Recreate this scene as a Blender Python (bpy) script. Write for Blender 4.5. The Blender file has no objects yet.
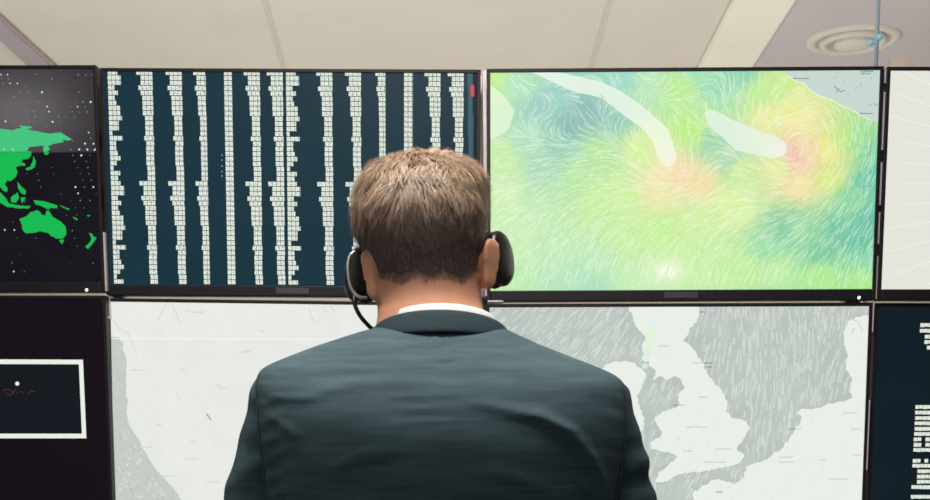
import bpy, bmesh, math, random
import numpy as np
from mathutils import Vector, Matrix
from mathutils.geometry import tessellate_polygon
from mathutils import noise
random.seed(7); rng = np.random.default_rng(7)
C = bpy.context.scene.collection
PI = math.pi

# ------------------------------------------------------------------ camera
F = 1200.0; PITCH = math.radians(7); CH = 1.0; CXP, CYP = 465.0, 580.0
cam_d = bpy.data.cameras.new('camera'); cam = bpy.data.objects.new('camera', cam_d); C.objects.link(cam)
cam.location = (0, 0, CH); cam.rotation_euler = (PI/2 - PITCH, 0, 0)
cam_d.sensor_width = 36; cam_d.lens = F/930*36; cam_d.shift_y = (CYP-250)/930
cam_d.clip_start = .05
cam_d.dof.use_dof = True; cam_d.dof.focus_distance = 2.1; cam_d.dof.aperture_fstop = 11
bpy.context.scene.camera = cam

def ray(px, py):
    d = Vector(((px-CXP)/F, 1, (CYP-py)/F))
    return Matrix.Rotation(-PITCH, 3, 'X') @ d
def P(px, py, Y):
    d = ray(px, py); return Vector((0, 0, CH)) + d*(Y/d.y)
def PZ(px, py, Z):
    d = ray(px, py); return Vector((0, 0, CH)) + d*((Z-CH)/d.z)

# ------------------------------------------------------------------ helpers
def lin(c):
    r = []
    for v in c[:3]:
        v = v/255.0
        r.append(v/12.92 if v <= .04045 else ((v+.055)/1.055)**2.4)
    return tuple(r)
def nd(nt, t, **kw):
    n = nt.nodes.new(t)
    for k, v in kw.items(): setattr(n, k, v)
    return n
def mat(name, col, rough=.6, metal=0, spec=.5, noise_amt=0, scale=20, bump=0, bscale=200, emit=None, es=1, sheen=0, sss=0, stretch=None):
    m = bpy.data.materials.new(name); m.use_nodes = True; nt = m.node_tree
    b = nt.nodes['Principled BSDF']
    b.inputs['Base Color'].default_value = (*lin(col), 1)
    b.inputs['Roughness'].default_value = rough; b.inputs['Metallic'].default_value = metal
    b.inputs['Specular IOR Level'].default_value = spec
    if sheen: b.inputs['Sheen Weight'].default_value = sheen
    if sss:
        b.inputs['Subsurface Weight'].default_value = sss; b.inputs['Subsurface Radius'].default_value = (1, .35, .2); b.inputs['Subsurface Scale'].default_value = .008
    tc = nd(nt, 'ShaderNodeTexCoord'); src = tc.outputs['Object']
    if stretch:
        mp = nd(nt, 'ShaderNodeMapping'); mp.inputs['Scale'].default_value = stretch
        nt.links.new(src, mp.inputs['Vector']); src = mp.outputs['Vector']
    if noise_amt:
        n = nd(nt, 'ShaderNodeTexNoise'); n.inputs['Scale'].default_value = scale; n.inputs['Detail'].default_value = 5
        nt.links.new(src, n.inputs['Vector'])
        mx = nd(nt, 'ShaderNodeMix', data_type='RGBA')
        a = lin([max(0, c*(1-noise_amt)) for c in col]); c2 = lin([min(255, c*(1+noise_amt)) for c in col])
        mx.inputs[6].default_value = (*a, 1); mx.inputs[7].default_value = (*c2, 1)
        nt.links.new(n.outputs['Fac'], mx.inputs[0]); nt.links.new(mx.outputs[2], b.inputs['Base Color'])
    if bump:
        n2 = nd(nt, 'ShaderNodeTexNoise'); n2.inputs['Scale'].default_value = bscale; n2.inputs['Detail'].default_value = 3
        nt.links.new(src, n2.inputs['Vector'])
        bp = nd(nt, 'ShaderNodeBump'); bp.inputs['Strength'].default_value = bump; bp.inputs['Distance'].default_value = .002
        nt.links.new(n2.outputs['Fac'], bp.inputs['Height']); nt.links.new(bp.outputs['Normal'], b.inputs['Normal'])
    if emit:
        b.inputs['Emission Color'].default_value = (*lin(emit), 1); b.inputs['Emission Strength'].default_value = es
    return m
def attr_mat(name, attr, emission=False, rough=.4):
    m = bpy.data.materials.new(name); m.use_nodes = True; nt = m.node_tree
    b = nt.nodes['Principled BSDF']; a = nd(nt, 'ShaderNodeAttribute', attribute_name=attr)
    if emission:
        b.inputs['Base Color'].default_value = (.002, .002, .003, 1); b.inputs['Roughness'].default_value = .35
        b.inputs['Specular IOR Level'].default_value = .05
        nt.links.new(a.outputs['Color'], b.inputs['Emission Color']); b.inputs['Emission Strength'].default_value = 1
    else:
        nt.links.new(a.outputs['Color'], b.inputs['Base Color']); b.inputs['Roughness'].default_value = rough
        b.inputs['Specular IOR Level'].default_value = .35
    return m

def mesh_obj(name, me, parent=None, mats=(), smooth=False):
    o = bpy.data.objects.new(name, me); C.objects.link(o)
    for m in mats: me.materials.append(m)
    if smooth:
        me.polygons.foreach_set('use_smooth', [True]*len(me.polygons))
    if parent: o.parent = parent
    return o
def obj(name, bm, m, parent=None, smooth=False):
    me = bpy.data.meshes.new(name); bmesh.ops.recalc_face_normals(bm, faces=bm.faces[:]); bm.to_mesh(me); bm.free()
    return mesh_obj(name, me, parent, [m] if m else [], smooth)
def empty(name, loc=(0, 0, 0)):
    o = bpy.data.objects.new(name, None); C.objects.link(o); o.location = loc; o.empty_display_size = .1
    return o
def tag(o, label=None, cat=None, group=None, kind=None):
    if label: o['label'] = label
    if cat: o['category'] = cat
    if group: o['group'] = group
    if kind: o['kind'] = kind
    return o
def bx(bm, x0, x1, y0, y1, z0, z1, bev=0):
    vs = [bm.verts.new((x, y, z)) for x in (x0, x1) for y in (y0, y1) for z in (z0, z1)]
    fs = [bm.faces.new([vs[i] for i in q]) for q in ((0, 1, 3, 2), (4, 6, 7, 5), (0, 4, 5, 1), (2, 3, 7, 6), (0, 2, 6, 4), (1, 5, 7, 3))]
    bmesh.ops.recalc_face_normals(bm, faces=fs)
    if bev:
        es = list({e for f in fs for e in f.edges})
        bmesh.ops.bevel(bm, geom=es, offset=bev, segments=2, affect='EDGES', profile=.6)
    return vs
def loft(bm, rings, cap=True, closed=True):
    R = [[bm.verts.new(p) for p in r] for r in rings]
    n = len(R[0])
    for a, b in zip(R, R[1:]):
        for i in range(n if closed else n-1):
            j = (i+1) % n
            bm.faces.new((a[i], a[j], b[j], b[i]))
    if cap and closed:
        bm.faces.new(R[0][::-1]); bm.faces.new(R[-1])
    return R
def tube(bm, pts, rad, seg=14, cap=True, round_ends=False):
    pts = [Vector(p) for p in pts]
    if not isinstance(rad, (list, tuple)): rad = [rad]*len(pts)
    rad = list(rad)
    if round_ends:
        d0 = (pts[0]-pts[1]).normalized(); d1 = (pts[-1]-pts[-2]).normalized(); r0, r1 = rad[0], rad[-1]
        A = [(pts[0]+d0*r0*math.sin(t), r0*math.cos(t)) for t in (1.45, 1.1, .75, .4)]
        B = [(pts[-1]+d1*r1*math.sin(t), r1*math.cos(t)) for t in (.4, .75, 1.1, 1.45)]
        pts = [a for a, _ in A]+pts+[b for b, _ in B]; rad = [a for _, a in A]+rad+[b for _, b in B]
    rings = []; up = None
    for i, p in enumerate(pts):
        d = (pts[min(i+1, len(pts)-1)]-pts[max(i-1, 0)]).normalized()
        if up is None:
            up = Vector((0, 0, 1)) if abs(d.z) < .9 else Vector((1, 0, 0))
        a = d.cross(up).normalized(); up = a.cross(d).normalized()
        rings.append([p+(a*math.cos(2*PI*k/seg)+up*math.sin(2*PI*k/seg))*rad[i] for k in range(seg)])
    loft(bm, rings, cap)
def catmull(pts, n=8):
    pts = [Vector(p) for p in pts]; out = []
    for i in range(len(pts)-1):
        p0, p1, p2, p3 = pts[max(i-1, 0)], pts[i], pts[i+1], pts[min(i+2, len(pts)-1)]
        for k in range(n):
            t = k/n
            out.append(.5*((2*p1)+(p2-p0)*t+(2*p0-5*p1+4*p2-p3)*t*t+(3*p1-p0-3*p2+p3)*t**3))
    out.append(pts[-1]); return out
def interp(tab, x):
    """tab rows (key, a, b, ...) sorted by key: smooth (monotone-ish) interpolation"""
    ks = [t[0] for t in tab]
    if x <= ks[0]: return tab[0][1:]
    if x >= ks[-1]: return tab[-1][1:]
    for i in range(len(ks)-1):
        if ks[i] <= x <= ks[i+1]:
            t = (x-ks[i])/(ks[i+1]-ks[i]); r = []
            for c in range(1, len(tab[0])):
                p1, p2 = tab[i][c], tab[i+1][c]
                h = ks[i+1]-ks[i]
                m1 = (p2-tab[i-1][c])/(ks[i+1]-ks[i-1])*h if i else (p2-p1)
                m2 = (tab[i+2][c]-p1)/(ks[i+2]-ks[i])*h if i+2 < len(ks) else (p2-p1)
                if i == 0 and False: m1 = 0
                r.append((2*t**3-3*t*t+1)*p1+(t**3-2*t*t+t)*m1+(-2*t**3+3*t*t)*p2+(t**3-t*t)*m2)
            return r
def sring(cx, cy, z, w, db, df, n=2.3, seg=48, zf=None):
    """superellipse ring: w half width, db depth toward the viewer (-Y), df depth away"""
    r = []
    for k in range(seg):
        a = 2*PI*k/seg; c, s = math.cos(a), math.sin(a)
        x = w*math.copysign(abs(c)**(2/n), c); d = df if s > 0 else db
        y = d*math.copysign(abs(s)**(2/n), s)
        r.append(Vector((cx+x, cy+y, z+(zf(x, y) if zf else 0))))
    return r
def bake(bm, mods, name, mats, parent, smooth=True):
    """evaluate modifiers on a bmesh into a plain mesh object"""
    me = bpy.data.meshes.new(name+'_src'); bm.to_mesh(me); bm.free()
    o = bpy.data.objects.new(name+'_src', me); C.objects.link(o)
    for t, kw in mods:
        m = o.modifiers.new(t, t)
        for k, v in kw.items(): setattr(m, k, v)
    dg = bpy.context.evaluated_depsgraph_get(); ev = o.evaluated_get(dg)
    new = bpy.data.meshes.new_from_object(ev); new.name = name
    bpy.data.objects.remove(o); bpy.data.meshes.remove(me)
    new.materials.clear()
    return mesh_obj(name, new, parent, mats, smooth)

# ------------------------------------------------------------------ materials
M = dict(
    ceiling=mat('ceiling_plaster', (216, 209, 194), .9, noise_amt=.03, scale=3),
    seam=mat('ceiling_seam', (206, 198, 183), .9),
    mauve=mat('ceiling_grey_section', (196, 187, 187), .9, noise_amt=.03, scale=3),
    strip=mat('light_beam_paint', (238, 234, 216), .8, noise_amt=.02, scale=4),
    dark_beam=mat('dark_beam_paint', (172, 160, 164), .8, noise_amt=.05, scale=4),
    wall=mat('wall_paint', (205, 196, 178), .9, noise_amt=.03, scale=4),
    carpet=mat('carpet', (96, 98, 102), 1, noise_amt=.2, scale=90, bump=.5, bscale=400),
    bezel=mat('bezel_plastic', (24, 19, 25), .5, noise_amt=.08, scale=40, spec=.3),
    bezel_l=mat('bezel_badge', (66, 58, 62), .4, noise_amt=.05, scale=60),
    bracket=mat('bracket_black', (22, 20, 26), .5, noise_amt=.1, scale=40),
    post=mat('rack_aluminium', (215, 204, 204), .45, .15, noise_amt=.05, scale=30),
    led=mat('led_white', (255, 255, 255), .4, emit=(255, 255, 250), es=1.6, noise_amt=.01),
    tab=mat('tab_cream', (226, 208, 190), .7, noise_amt=.03),
    lamp_shell=mat('vent_metal', (212, 205, 192), .5, noise_amt=.03, scale=10),
    cable=mat('cable_blue_grey', (206, 226, 236), .5, noise_amt=.04, scale=30),
    clip=mat('clip_blue', (150, 205, 225), .2, noise_amt=.05, scale=30, emit=(120, 180, 200), es=.35),  # slight emission put in so the clips gleam
    skin=mat('skin', (222, 160, 128), .55, noise_amt=.07, scale=30, bump=.25, bscale=300, sss=.12, spec=.35),
    eye=mat('eye_white', (235, 232, 228), .15, noise_amt=.01),
    iris=mat('eye_iris', (70, 90, 100), .1, noise_amt=.1, scale=200),
    lips=mat('lips', (176, 104, 92), .5, noise_amt=.05, scale=60),
    shirt=mat('shirt_cotton', (238, 238, 234), .85, noise_amt=.02, scale=60, bump=.15, bscale=500),
    trouser=mat('trouser_wool', (38, 52, 58), .9, noise_amt=.08, scale=120, bump=.3, bscale=900),
    shoe=mat('shoe_leather', (28, 24, 24), .35, noise_amt=.1, scale=40),
    cushion=mat('headset_cushion', (30, 24, 28), .6, noise_amt=.15, scale=60, bump=.3, bscale=250),
    hs_black=mat('headset_plastic', (24, 22, 26), .3, noise_amt=.08, scale=60),
    hs_silver=mat('headset_silver', (222, 218, 216), .25, .6, noise_amt=.02, scale=60),
    fabric=mat('stool_fabric', (45, 46, 50), .9, noise_amt=.1, scale=150, bump=.4, bscale=600),
    chrome=mat('chrome', (200, 200, 205), .15, 1, noise_amt=.02, scale=30),
)
M['picture'] = attr_mat('display_picture', 'pic', emission=True)
M['hair'] = attr_mat('hair_strands', 'hue', rough=.42)

def jacket_material():
    m = mat('jacket_wool', (56, 76, 83), .8, noise_amt=.12, scale=420, bump=.4, bscale=1400, sheen=.0, spec=.3, stretch=(1, 1, 2.2))
    nt = m.node_tree; b = nt.nodes['Principled BSDF']
    src = b.inputs['Base Color'].links[0].from_socket
    tc = nd(nt, 'ShaderNodeTexCoord'); mp = nd(nt, 'ShaderNodeMapping'); mp.inputs['Scale'].default_value = (6, 6, 60)
    n = nd(nt, 'ShaderNodeTexNoise'); n.inputs['Scale'].default_value = 3; n.inputs['Detail'].default_value = 4
    nt.links.new(tc.outputs['Object'], mp.inputs['Vector']); nt.links.new(mp.outputs['Vector'], n.inputs['Vector'])
    mx = nd(nt, 'ShaderNodeMix', data_type='RGBA'); mx.blend_type = 'MULTIPLY'
    rp = nd(nt, 'ShaderNodeValToRGB'); rp.color_ramp.elements[0].color = (.68, .70, .71, 1); rp.color_ramp.elements[1].color = (1.28, 1.26, 1.25, 1)
    rp.color_ramp.elements[0].position = .3; rp.color_ramp.elements[1].position = .7
    nt.links.new(n.outputs['Fac'], rp.inputs['Fac']); mx.inputs[0].default_value = .8
    nt.links.new(src, mx.inputs[6]); nt.links.new(rp.outputs['Color'], mx.inputs[7]); nt.links.new(mx.outputs[2], b.inputs['Base Color'])
    return m
M['jacket'] = jacket_material()
M['collar'] = mat('collar_wool_shaded', (40, 56, 63), .85, noise_amt=.15, scale=300, bump=.4, bscale=1200, spec=.2, stretch=(.3, .3, 2))  # darker copy of the jacket wool: the collar's shade put into its colour
M['jacket_dark'] = mat('jacket_seam', (26, 36, 42), .9, noise_amt=.1, scale=300)

# ------------------------------------------------------------------ room
HC = 2.8
def struct(name, bm, ms, smooth=False):
    me = bpy.data.meshes.new(name); bm.to_mesh(me); bm.free()
    o = mesh_obj(name, me, None, ms, smooth); o['kind'] = 'structure'; return o
bm = bmesh.new(); bx(bm, -4.5, 4.5, -2.5, 8, -.08, 0); struct('floor', bm, [M['carpet']])
bm = bmesh.new(); bx(bm, -4.5, 4.5, 8, 8.1, 0, HC); struct('wall_back', bm, [M['wall']])
bm = bmesh.new(); bx(bm, -4.6, -4.5, -2.5, 8.1, 0, HC); struct('wall_left', bm, [M['wall']])
bm = bmesh.new(); bx(bm, 4.5, 4.6, -2.5, 8.1, 0, HC); struct('wall_right', bm, [M['wall']])
bm = bmesh.new(); bx(bm, -4.6, 4.6, -2.5, 8.1, HC, HC+.1)
def flat(bm, quad, z, mi, thick=0):
    vs = [bm.verts.new((q.x, q.y, z)) for q in quad]
    f = bm.faces.new(vs); f.material_index = mi
    if f.normal.z > 0: f.normal_flip()
def line2(p, q, e0=-.35, e1=.6):      # extend a line lying in the ceiling
    d = q-p; return p+d*e0, q+d*e1
for (x0, x1, w) in ((268, 283, 1.6), (607, 592, 1.8)):
    a, b = line2(PZ(x0, 12, HC), PZ(x1, 66, HC), -2.2, 1.4); w = .012
    flat(bm, [a+Vector((-w, 0, 0)), a+Vector((w, 0, 0)), b+Vector((w, 0, 0)), b+Vector((-w, 0, 0))], HC-.002, 1)
# grey section of the ceiling to the right of the light beam
a, b = line2(PZ(789, 12, HC), PZ(754, 66, HC), -2.2, 1.4)
flat(bm, [a, Vector((4.49, a.y, HC)), Vector((4.49, b.y, HC)), b], HC-.003, 2)
struct('ceiling', bm, [M['ceiling'], M['seam'], M['mauve'], mat('ceiling_faint_seam', (198, 189, 168), .9)])
def beam(name, l0, l1, r0, r1, drop, m, e0=-.35, e1=.6):
    Z = HC-drop
    a0, a1 = line2(PZ(*l0, Z), PZ(*l1, Z), e0, e1); b0, b1 = line2(PZ(*r0, Z), PZ(*r1, Z), e0, e1)
    bm = bmesh.new()
    lo = [a0, b0, b1, a1]; V = [bm.verts.new(p) for p in lo]+[bm.verts.new((p.x, p.y, HC-.001)) for p in lo]
    for q in ((0, 1, 2, 3), (4, 7, 6, 5), (0, 4, 5, 1), (1, 5, 6, 2), (2, 6, 7, 3), (3, 7, 4, 0)): bm.faces.new([V[i] for i in q])
    bmesh.ops.recalc_face_normals(bm, faces=bm.faces[:])
    bmesh.ops.bevel(bm, geom=bm.edges[:], offset=.008, segments=2, affect='EDGES')
    struct(name, bm, [m])
beam('trim_1', (727, 12), (699, 66), (789, 12), (754, 66), .015, M['strip'], -2.2, 1.4)
beam('trim_2', (-33, 12), (26, 66), (-8, 12), (52, 66), .03, M['dark_beam'], -.1, .25)

# round ceiling vent
vc = PZ(853, 39, HC)
vent = empty('ceiling_vent', (vc.x, vc.y, HC))
tag(vent, 'round cream ceiling vent of stepped rings above the right monitors', 'ceiling vent')
def lathe(prof, seg=48):
    bm = bmesh.new(); rings = [[Vector((r*math.cos(2*PI*k/seg), r*math.sin(2*PI*k/seg), z)) for k in range(seg)] for r, z in prof]
    loft(bm, rings, cap=True); return bm
obj('outer_ring', lathe([(.215, 0), (.215, -.005), (.20, -.014), (.175, -.016), (.165, -.010), (.165, 0)]), M['lamp_shell'], vent, True)
obj('inner_ring', lathe([(.15, 0), (.15, -.022), (.138, -.028), (.12, -.027), (.115, -.018), (.115, 0)]), M['lamp_shell'], vent, True)
obj('centre_cap', lathe([(.085, 0), (.085, -.027), (.075, -.034), (.04, -.037), (.005, -.038)]), M['lamp_shell'], vent, True)

# ------------------------------------------------------------------ display pictures
class Pic:
    """flat emissive artwork on one display, in the display's own x (right) / z (up) metres"""
    def __init__(s, mw, x0, x1, z0, z1):
        s.mw = mw; s.inv = mw.inverted(); s.r = (x0, x1, z0, z1); s.v = []; s.f = []; s.c = []; s.layer = 0
    def loc(s, px, py):
        o = s.inv @ Vector((0, 0, CH)); d = s.inv.to_3x3() @ ray(px, py); t = -o.y/d.y
        p = o+d*t; return (p.x, p.z)
    def quadgrid(s, nx, nz, fn):
        x0, x1, z0, z1 = s.r
        X, Z = np.meshgrid(np.linspace(x0, x1, nx+1), np.linspace(z0, z1, nz+1))
        W = np.array(s.mw); pts = np.stack([X.ravel(), 0*X.ravel(), Z.ravel(), np.ones(X.size)])
        w = (W @ pts)[:3]; px, py = project(w[0], w[1], w[2])
        col = fn(px, py)
        base = len(s.v); s.v += list(map(tuple, np.stack([X.ravel(), 0*X.ravel(), Z.ravel()], 1).tolist()))
        i, j = np.meshgrid(np.arange(nx), np.arange(nz)); a = (j*(nx+1)+i).ravel()
        F4 = np.stack([a, a+1, a+nx+2, a+nx+1], 1)
        lc = srgb2lin(col); lcl = lc.tolist()
        for q in F4.tolist():
            s.f.append([base+k for k in q]); s.c.append([lcl[k] for k in q])
    def fill(s, col):
        x0, x1, z0, z1 = s.r; s.raw([(x0, z0), (x1, z0), (x1, z1), (x0, z1)], [lin(col)]*4)
    def raw(s, uv, cols):
        y = -s.layer*.00012; b = len(s.v)
        s.v += [(u, y, w) for u, w in uv]; s.f.append(list(range(b, b+len(uv)))); s.c.append([tuple(c) for c in cols])
    def clip(s, uv):
        x0, x1, z0, z1 = s.r
        for ax, lim, sg in ((0, x0, 1), (0, x1, -1), (1, z0, 1), (1, z1, -1)):
            out = []
            for i in range(len(uv)):
                a, b = uv[i-1], uv[i]; ia, ib = (a[ax]-lim)*sg >= 0, (b[ax]-lim)*sg >= 0
                if ia != ib:
                    t = (lim-a[ax])/(b[ax]-a[ax]); out.append((a[0]+(b[0]-a[0])*t, a[1]+(b[1]-a[1])*t))
                if ib: out.append(b)
            uv = out
            if len(uv) < 3: return []
        return uv
    def poly(s, pts, col, jag=0, local=False):
        """polygon given at photo pixels (or local metres)"""
        if jag:
            q = []
            for i in range(len(pts)):
                a, b = pts[i], pts[(i+1) % len(pts)]; L = math.hypot(b[0]-a[0], b[1]-a[1]); n = max(1, int(L/2.2))
                for k in range(n):
                    t = k/n; o = random.uniform(-jag, jag) if k else 0; o2 = random.uniform(-jag, jag) if k else 0
                    q.append((a[0]+(b[0]-a[0])*t+o, a[1]+(b[1]-a[1])*t+o2))
            pts = q
        uv = pts if local else [s.loc(*p) for p in pts]
        uv = s.clip(uv)
        if len(uv) < 3: return
        f = lin(col) if not callable(col) else None
        for t in tessellate_polygon([[Vector((u, w, 0)) for u, w in uv]]):
            tri = [uv[k] for k in t]
            s.raw(tri, [f]*3 if f else [lin(col(*u)) for u in tri])
    def dot(s, px, py, r, col, n=8):
        s.poly([(px+r*math.cos(2*PI*k/n), py+r*math.sin(2*PI*k/n)) for k in range(n)], col)
    def strip(s, pts, w, col):
        """tapering stroke through photo pixels, each vertex coloured by col(t)"""
        L = []
        for i, p in enumerate(pts):
            a, b = pts[max(i-1, 0)], pts[min(i+1, len(pts)-1)]; d = (b[0]-a[0], b[1]-a[1]); l = math.hypot(*d) or 1
            L.append((-d[1]/l, d[0]/l))
        for i in range(len(pts)-1):
            q = [(pts[i][0]+L[i][0]*w/2, pts[i][1]+L[i][1]*w/2), (pts[i+1][0]+L[i+1][0]*w/2, pts[i+1][1]+L[i+1][1]*w/2),
                 (pts[i+1][0]-L[i+1][0]*w/2, pts[i+1][1]-L[i+1][1]*w/2), (pts[i][0]-L[i][0]*w/2, pts[i][1]-L[i][1]*w/2)]
            uv = [s.loc(*p) for p in q]; x0, x1, z0, z1 = s.r
            if all(x0 < u < x1 and z0 < v < z1 for u, v in uv): s.raw(uv, [lin(col)]*4)
    def build(s, parent):
        me = bpy.data.meshes.new('screen'); me.from_pydata(s.v, [], s.f)
        at = me.color_attributes.new('pic', 'FLOAT_COLOR', 'CORNER')
        flatc = np.ones((len(me.loops), 4), dtype=np.float32)
        flatc[:, :3] = np.array([c for f in s.c for c in f], dtype=np.float32)
        at.data.foreach_set('color', flatc.ravel())
        o = mesh_obj('screen', me, parent, [M['picture']]); return o
def project(X, Y, Z):
    a = PITCH; Zr = Z-CH; D = Y*math.cos(a)-Zr*math.sin(a); U = Y*math.sin(a)+Zr*math.cos(a)
    return CXP+F*X/D, CYP-F*U/D
def srgb2lin(c):
    c = np.clip(c/255.0, 0, 1); return np.where(c <= .04045, c/12.92, ((c+.055)/1.055)**2.4)
def vnoise(x, y, sc, seed=0):
    """cheap smooth value noise on arrays"""
    r = np.random.default_rng(seed); G = r.random((64, 64)); X, Y = x/sc, y/sc
    xi, yi = np.floor(X).astype(int), np.floor(Y).astype(int); fx, fy = X-xi, Y-yi
    fx = fx*fx*(3-2*fx); fy = fy*fy*(3-2*fy)
    g = lambda a, b: G[a % 64, b % 64]
    return (g(xi, yi)*(1-fx)+g(xi+1, yi)*fx)*(1-fy)+(g(xi, yi+1)*(1-fx)+g(xi+1, yi+1)*fx)*fy

# ------------------------------------------------------------------ monitors
MW, MH = 1.04, .5996
BZ, CHIN = .0095, .029
def monitor(pose, label, w=MW, group='monitors of the video wall', badge=True, led=None):
    x, y, z, yaw, tilt, roll = pose
    root = empty('wall_monitor', (x, y, z)); root.rotation_mode = 'QUATERNION'
    R = Matrix.Rotation(yaw, 3, 'Z') @ Matrix.Rotation(tilt, 3, 'X') @ Matrix.Rotation(roll, 3, 'Y')
    root.rotation_quaternion = R.to_quaternion()
    tag(root, label, 'monitor', group)
    mw = Matrix.Translation((x, y, z)) @ R.to_4x4()
    x0, x1, z0, z1 = -w/2, w/2, -MH/2, MH/2
    bm = bmesh.new()
    for b in ((x0, x0+BZ, z0, z1), (x1-BZ, x1, z0, z1), (x0+BZ, x1-BZ, z1-BZ, z1)): bx(bm, b[0], b[1], -.004, .03, b[2], b[3], .0015)
    obj('bezel', bm, M['bezel'], root)
    bm = bmesh.new(); bx(bm, x0+BZ, x1-BZ, -.006, .03, z0, z0+CHIN, .003); ch = obj('chin', bm, M['bezel'], root)
    if badge:
        bm = bmesh.new(); bx(bm, -.045, .045, -.0075, -.0055, z0+.007, z0+.023, .0006); obj('badge', bm, M['bezel_l'], ch)
    if led:
        bm = bmesh.new(); bmesh.ops.create_uvsphere(bm, u_segments=12, v_segments=8, radius=.0042, matrix=Matrix.Translation((led, -.0065, z0+.006))); obj('power_light', bm, M['led'], ch, True)
    bm = bmesh.new(); bx(bm, x0+.006, x1-.006, .026, .05, z0+.006, z1-.006, .006); bx(bm, x0+.15, x1-.15, .045, .078, z0+.08, z1-.12, .012)
    obj('rear_housing', bm, M['bezel'], root)
    return root, Pic(mw, x0+BZ-.001, x1-BZ+.001, z0+CHIN-.001, z1-BZ+.001)

GR = 'monitors of the video wall'
r_a1, A1 = monitor([-1.5141, 3.3819, 1.6825, .0042, .0018, -.0029], 'upper left monitor showing a green dotted map of Asia and Australia on black', led=.471)
r_a2, A2 = monitor([-.4725, 3.3746, 1.6714, -.0071, .0082, .0064], 'monitor showing columns of white numbers on dark teal, behind the person\'s head', w=1.026)
r_a3, A3 = monitor([.5782, 3.2896, 1.6507, -.0096, -.0006, -.0036], 'monitor showing a bright green and yellow wind map with two swirling storms', led=.475)
r_a4, A4 = monitor([1.6264, 3.2895, 1.6516, .002, .0012, .0011], 'upper right monitor cut by the photo edge showing an off-white screen with faint rays')
r_b1, B1 = monitor([-1.4921, 3.3154, 1.0689, -.0004, -.0004, .0009], 'lower left black monitor showing a white rectangle outline')
r_b2, B2 = monitor([-.467, 3.3617, 1.0600, -.0008, -.004, .013], 'lower monitor showing a pale map with a grey coast, left of the person')
r_b3, B3 = monitor([.5773, 3.2951, 1.0457, -.0004, .0011, -.0032], 'lower monitor showing a grey and white wind map of the British Isles')
r_b4, B4 = monitor([1.6279, 3.3106, 1.0475, .0001, -.0001, .0008], 'lower right dark monitor showing ragged rows of white digits at its right')

# glyphs -----------------------------------------------------------
GL = {'0': '757', '1': '262', '2': '767', '3': '767', '4': '571', '5': '767', '6': '777', '7': '711', '8': '777', '9': '777'}
FONT = {'0': '75557', '1': '26227', '2': '71747', '3': '71717', '4': '55711', '5': '74717', '6': '74757', '7': '71111', '8': '75757', '9': '75717'}
def glyph(pic, ch, u, v, w, h, col, base):
    """one digit, top-left at local (u, v)"""
    pic.raw([(u, v-h), (u+w, v-h), (u+w, v), (u, v)], [base]*4)
    pw, ph = w/3, h/5; pic.layer += 1
    for r, c in enumerate(FONT[ch]):
        bits = int(c); k = 0
        while k < 3:
            if bits >> (2-k) & 1:
                e = k
                while e < 3 and bits >> (2-e) & 1: e += 1
                a, b = u+k*pw, u+e*pw; t = v-r*ph
                pic.raw([(a, t-ph*1.02), (b, t-ph*1.02), (b, t), (a, t)], [col]*4); k = e
            else: k += 1
    pic.layer -= 1
WHITE = lin((236, 242, 228)); GBASE = lin((178, 192, 184))

# A1: green world map ----------------------------------------------
def a1bg(px, py):
    g = np.exp(-(((px-18)/60)**2+((py-112)/38)**2))  # reflected glare painted into the upper part of the picture
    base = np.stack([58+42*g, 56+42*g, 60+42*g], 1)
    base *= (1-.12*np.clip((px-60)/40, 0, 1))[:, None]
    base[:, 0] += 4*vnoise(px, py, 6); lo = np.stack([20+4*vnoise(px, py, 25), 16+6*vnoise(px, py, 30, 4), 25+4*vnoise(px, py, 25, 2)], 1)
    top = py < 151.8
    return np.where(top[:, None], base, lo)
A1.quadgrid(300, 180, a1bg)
def Z1(pts): return [(x/5, 60+y/5) for x, y in pts]
def Z2(pts): return [(x/3.125, 140+y/3.125) for x, y in pts]
A1.layer = 1
asia_top = Z1([(-160, 330), (0, 342), (60, 352), (80, 345), (110, 340), (95, 328), (155, 332), (160, 340), (130, 345), (150, 350), (200, 360), (250, 368), (305, 362), (330, 378), (360, 395), (350, 402), (310, 400), (320, 410), (290, 415), (255, 425), (240, 430), (250, 445), (235, 459), (218, 459), (215, 440), (225, 428), (190, 430), (145, 435), (135, 455), (165, 459), (-160, 459)])
A1.poly(asia_top, (70, 196, 128), .35)  # land painted paler under the glare
GREEN = (24, 186, 82)
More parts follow.
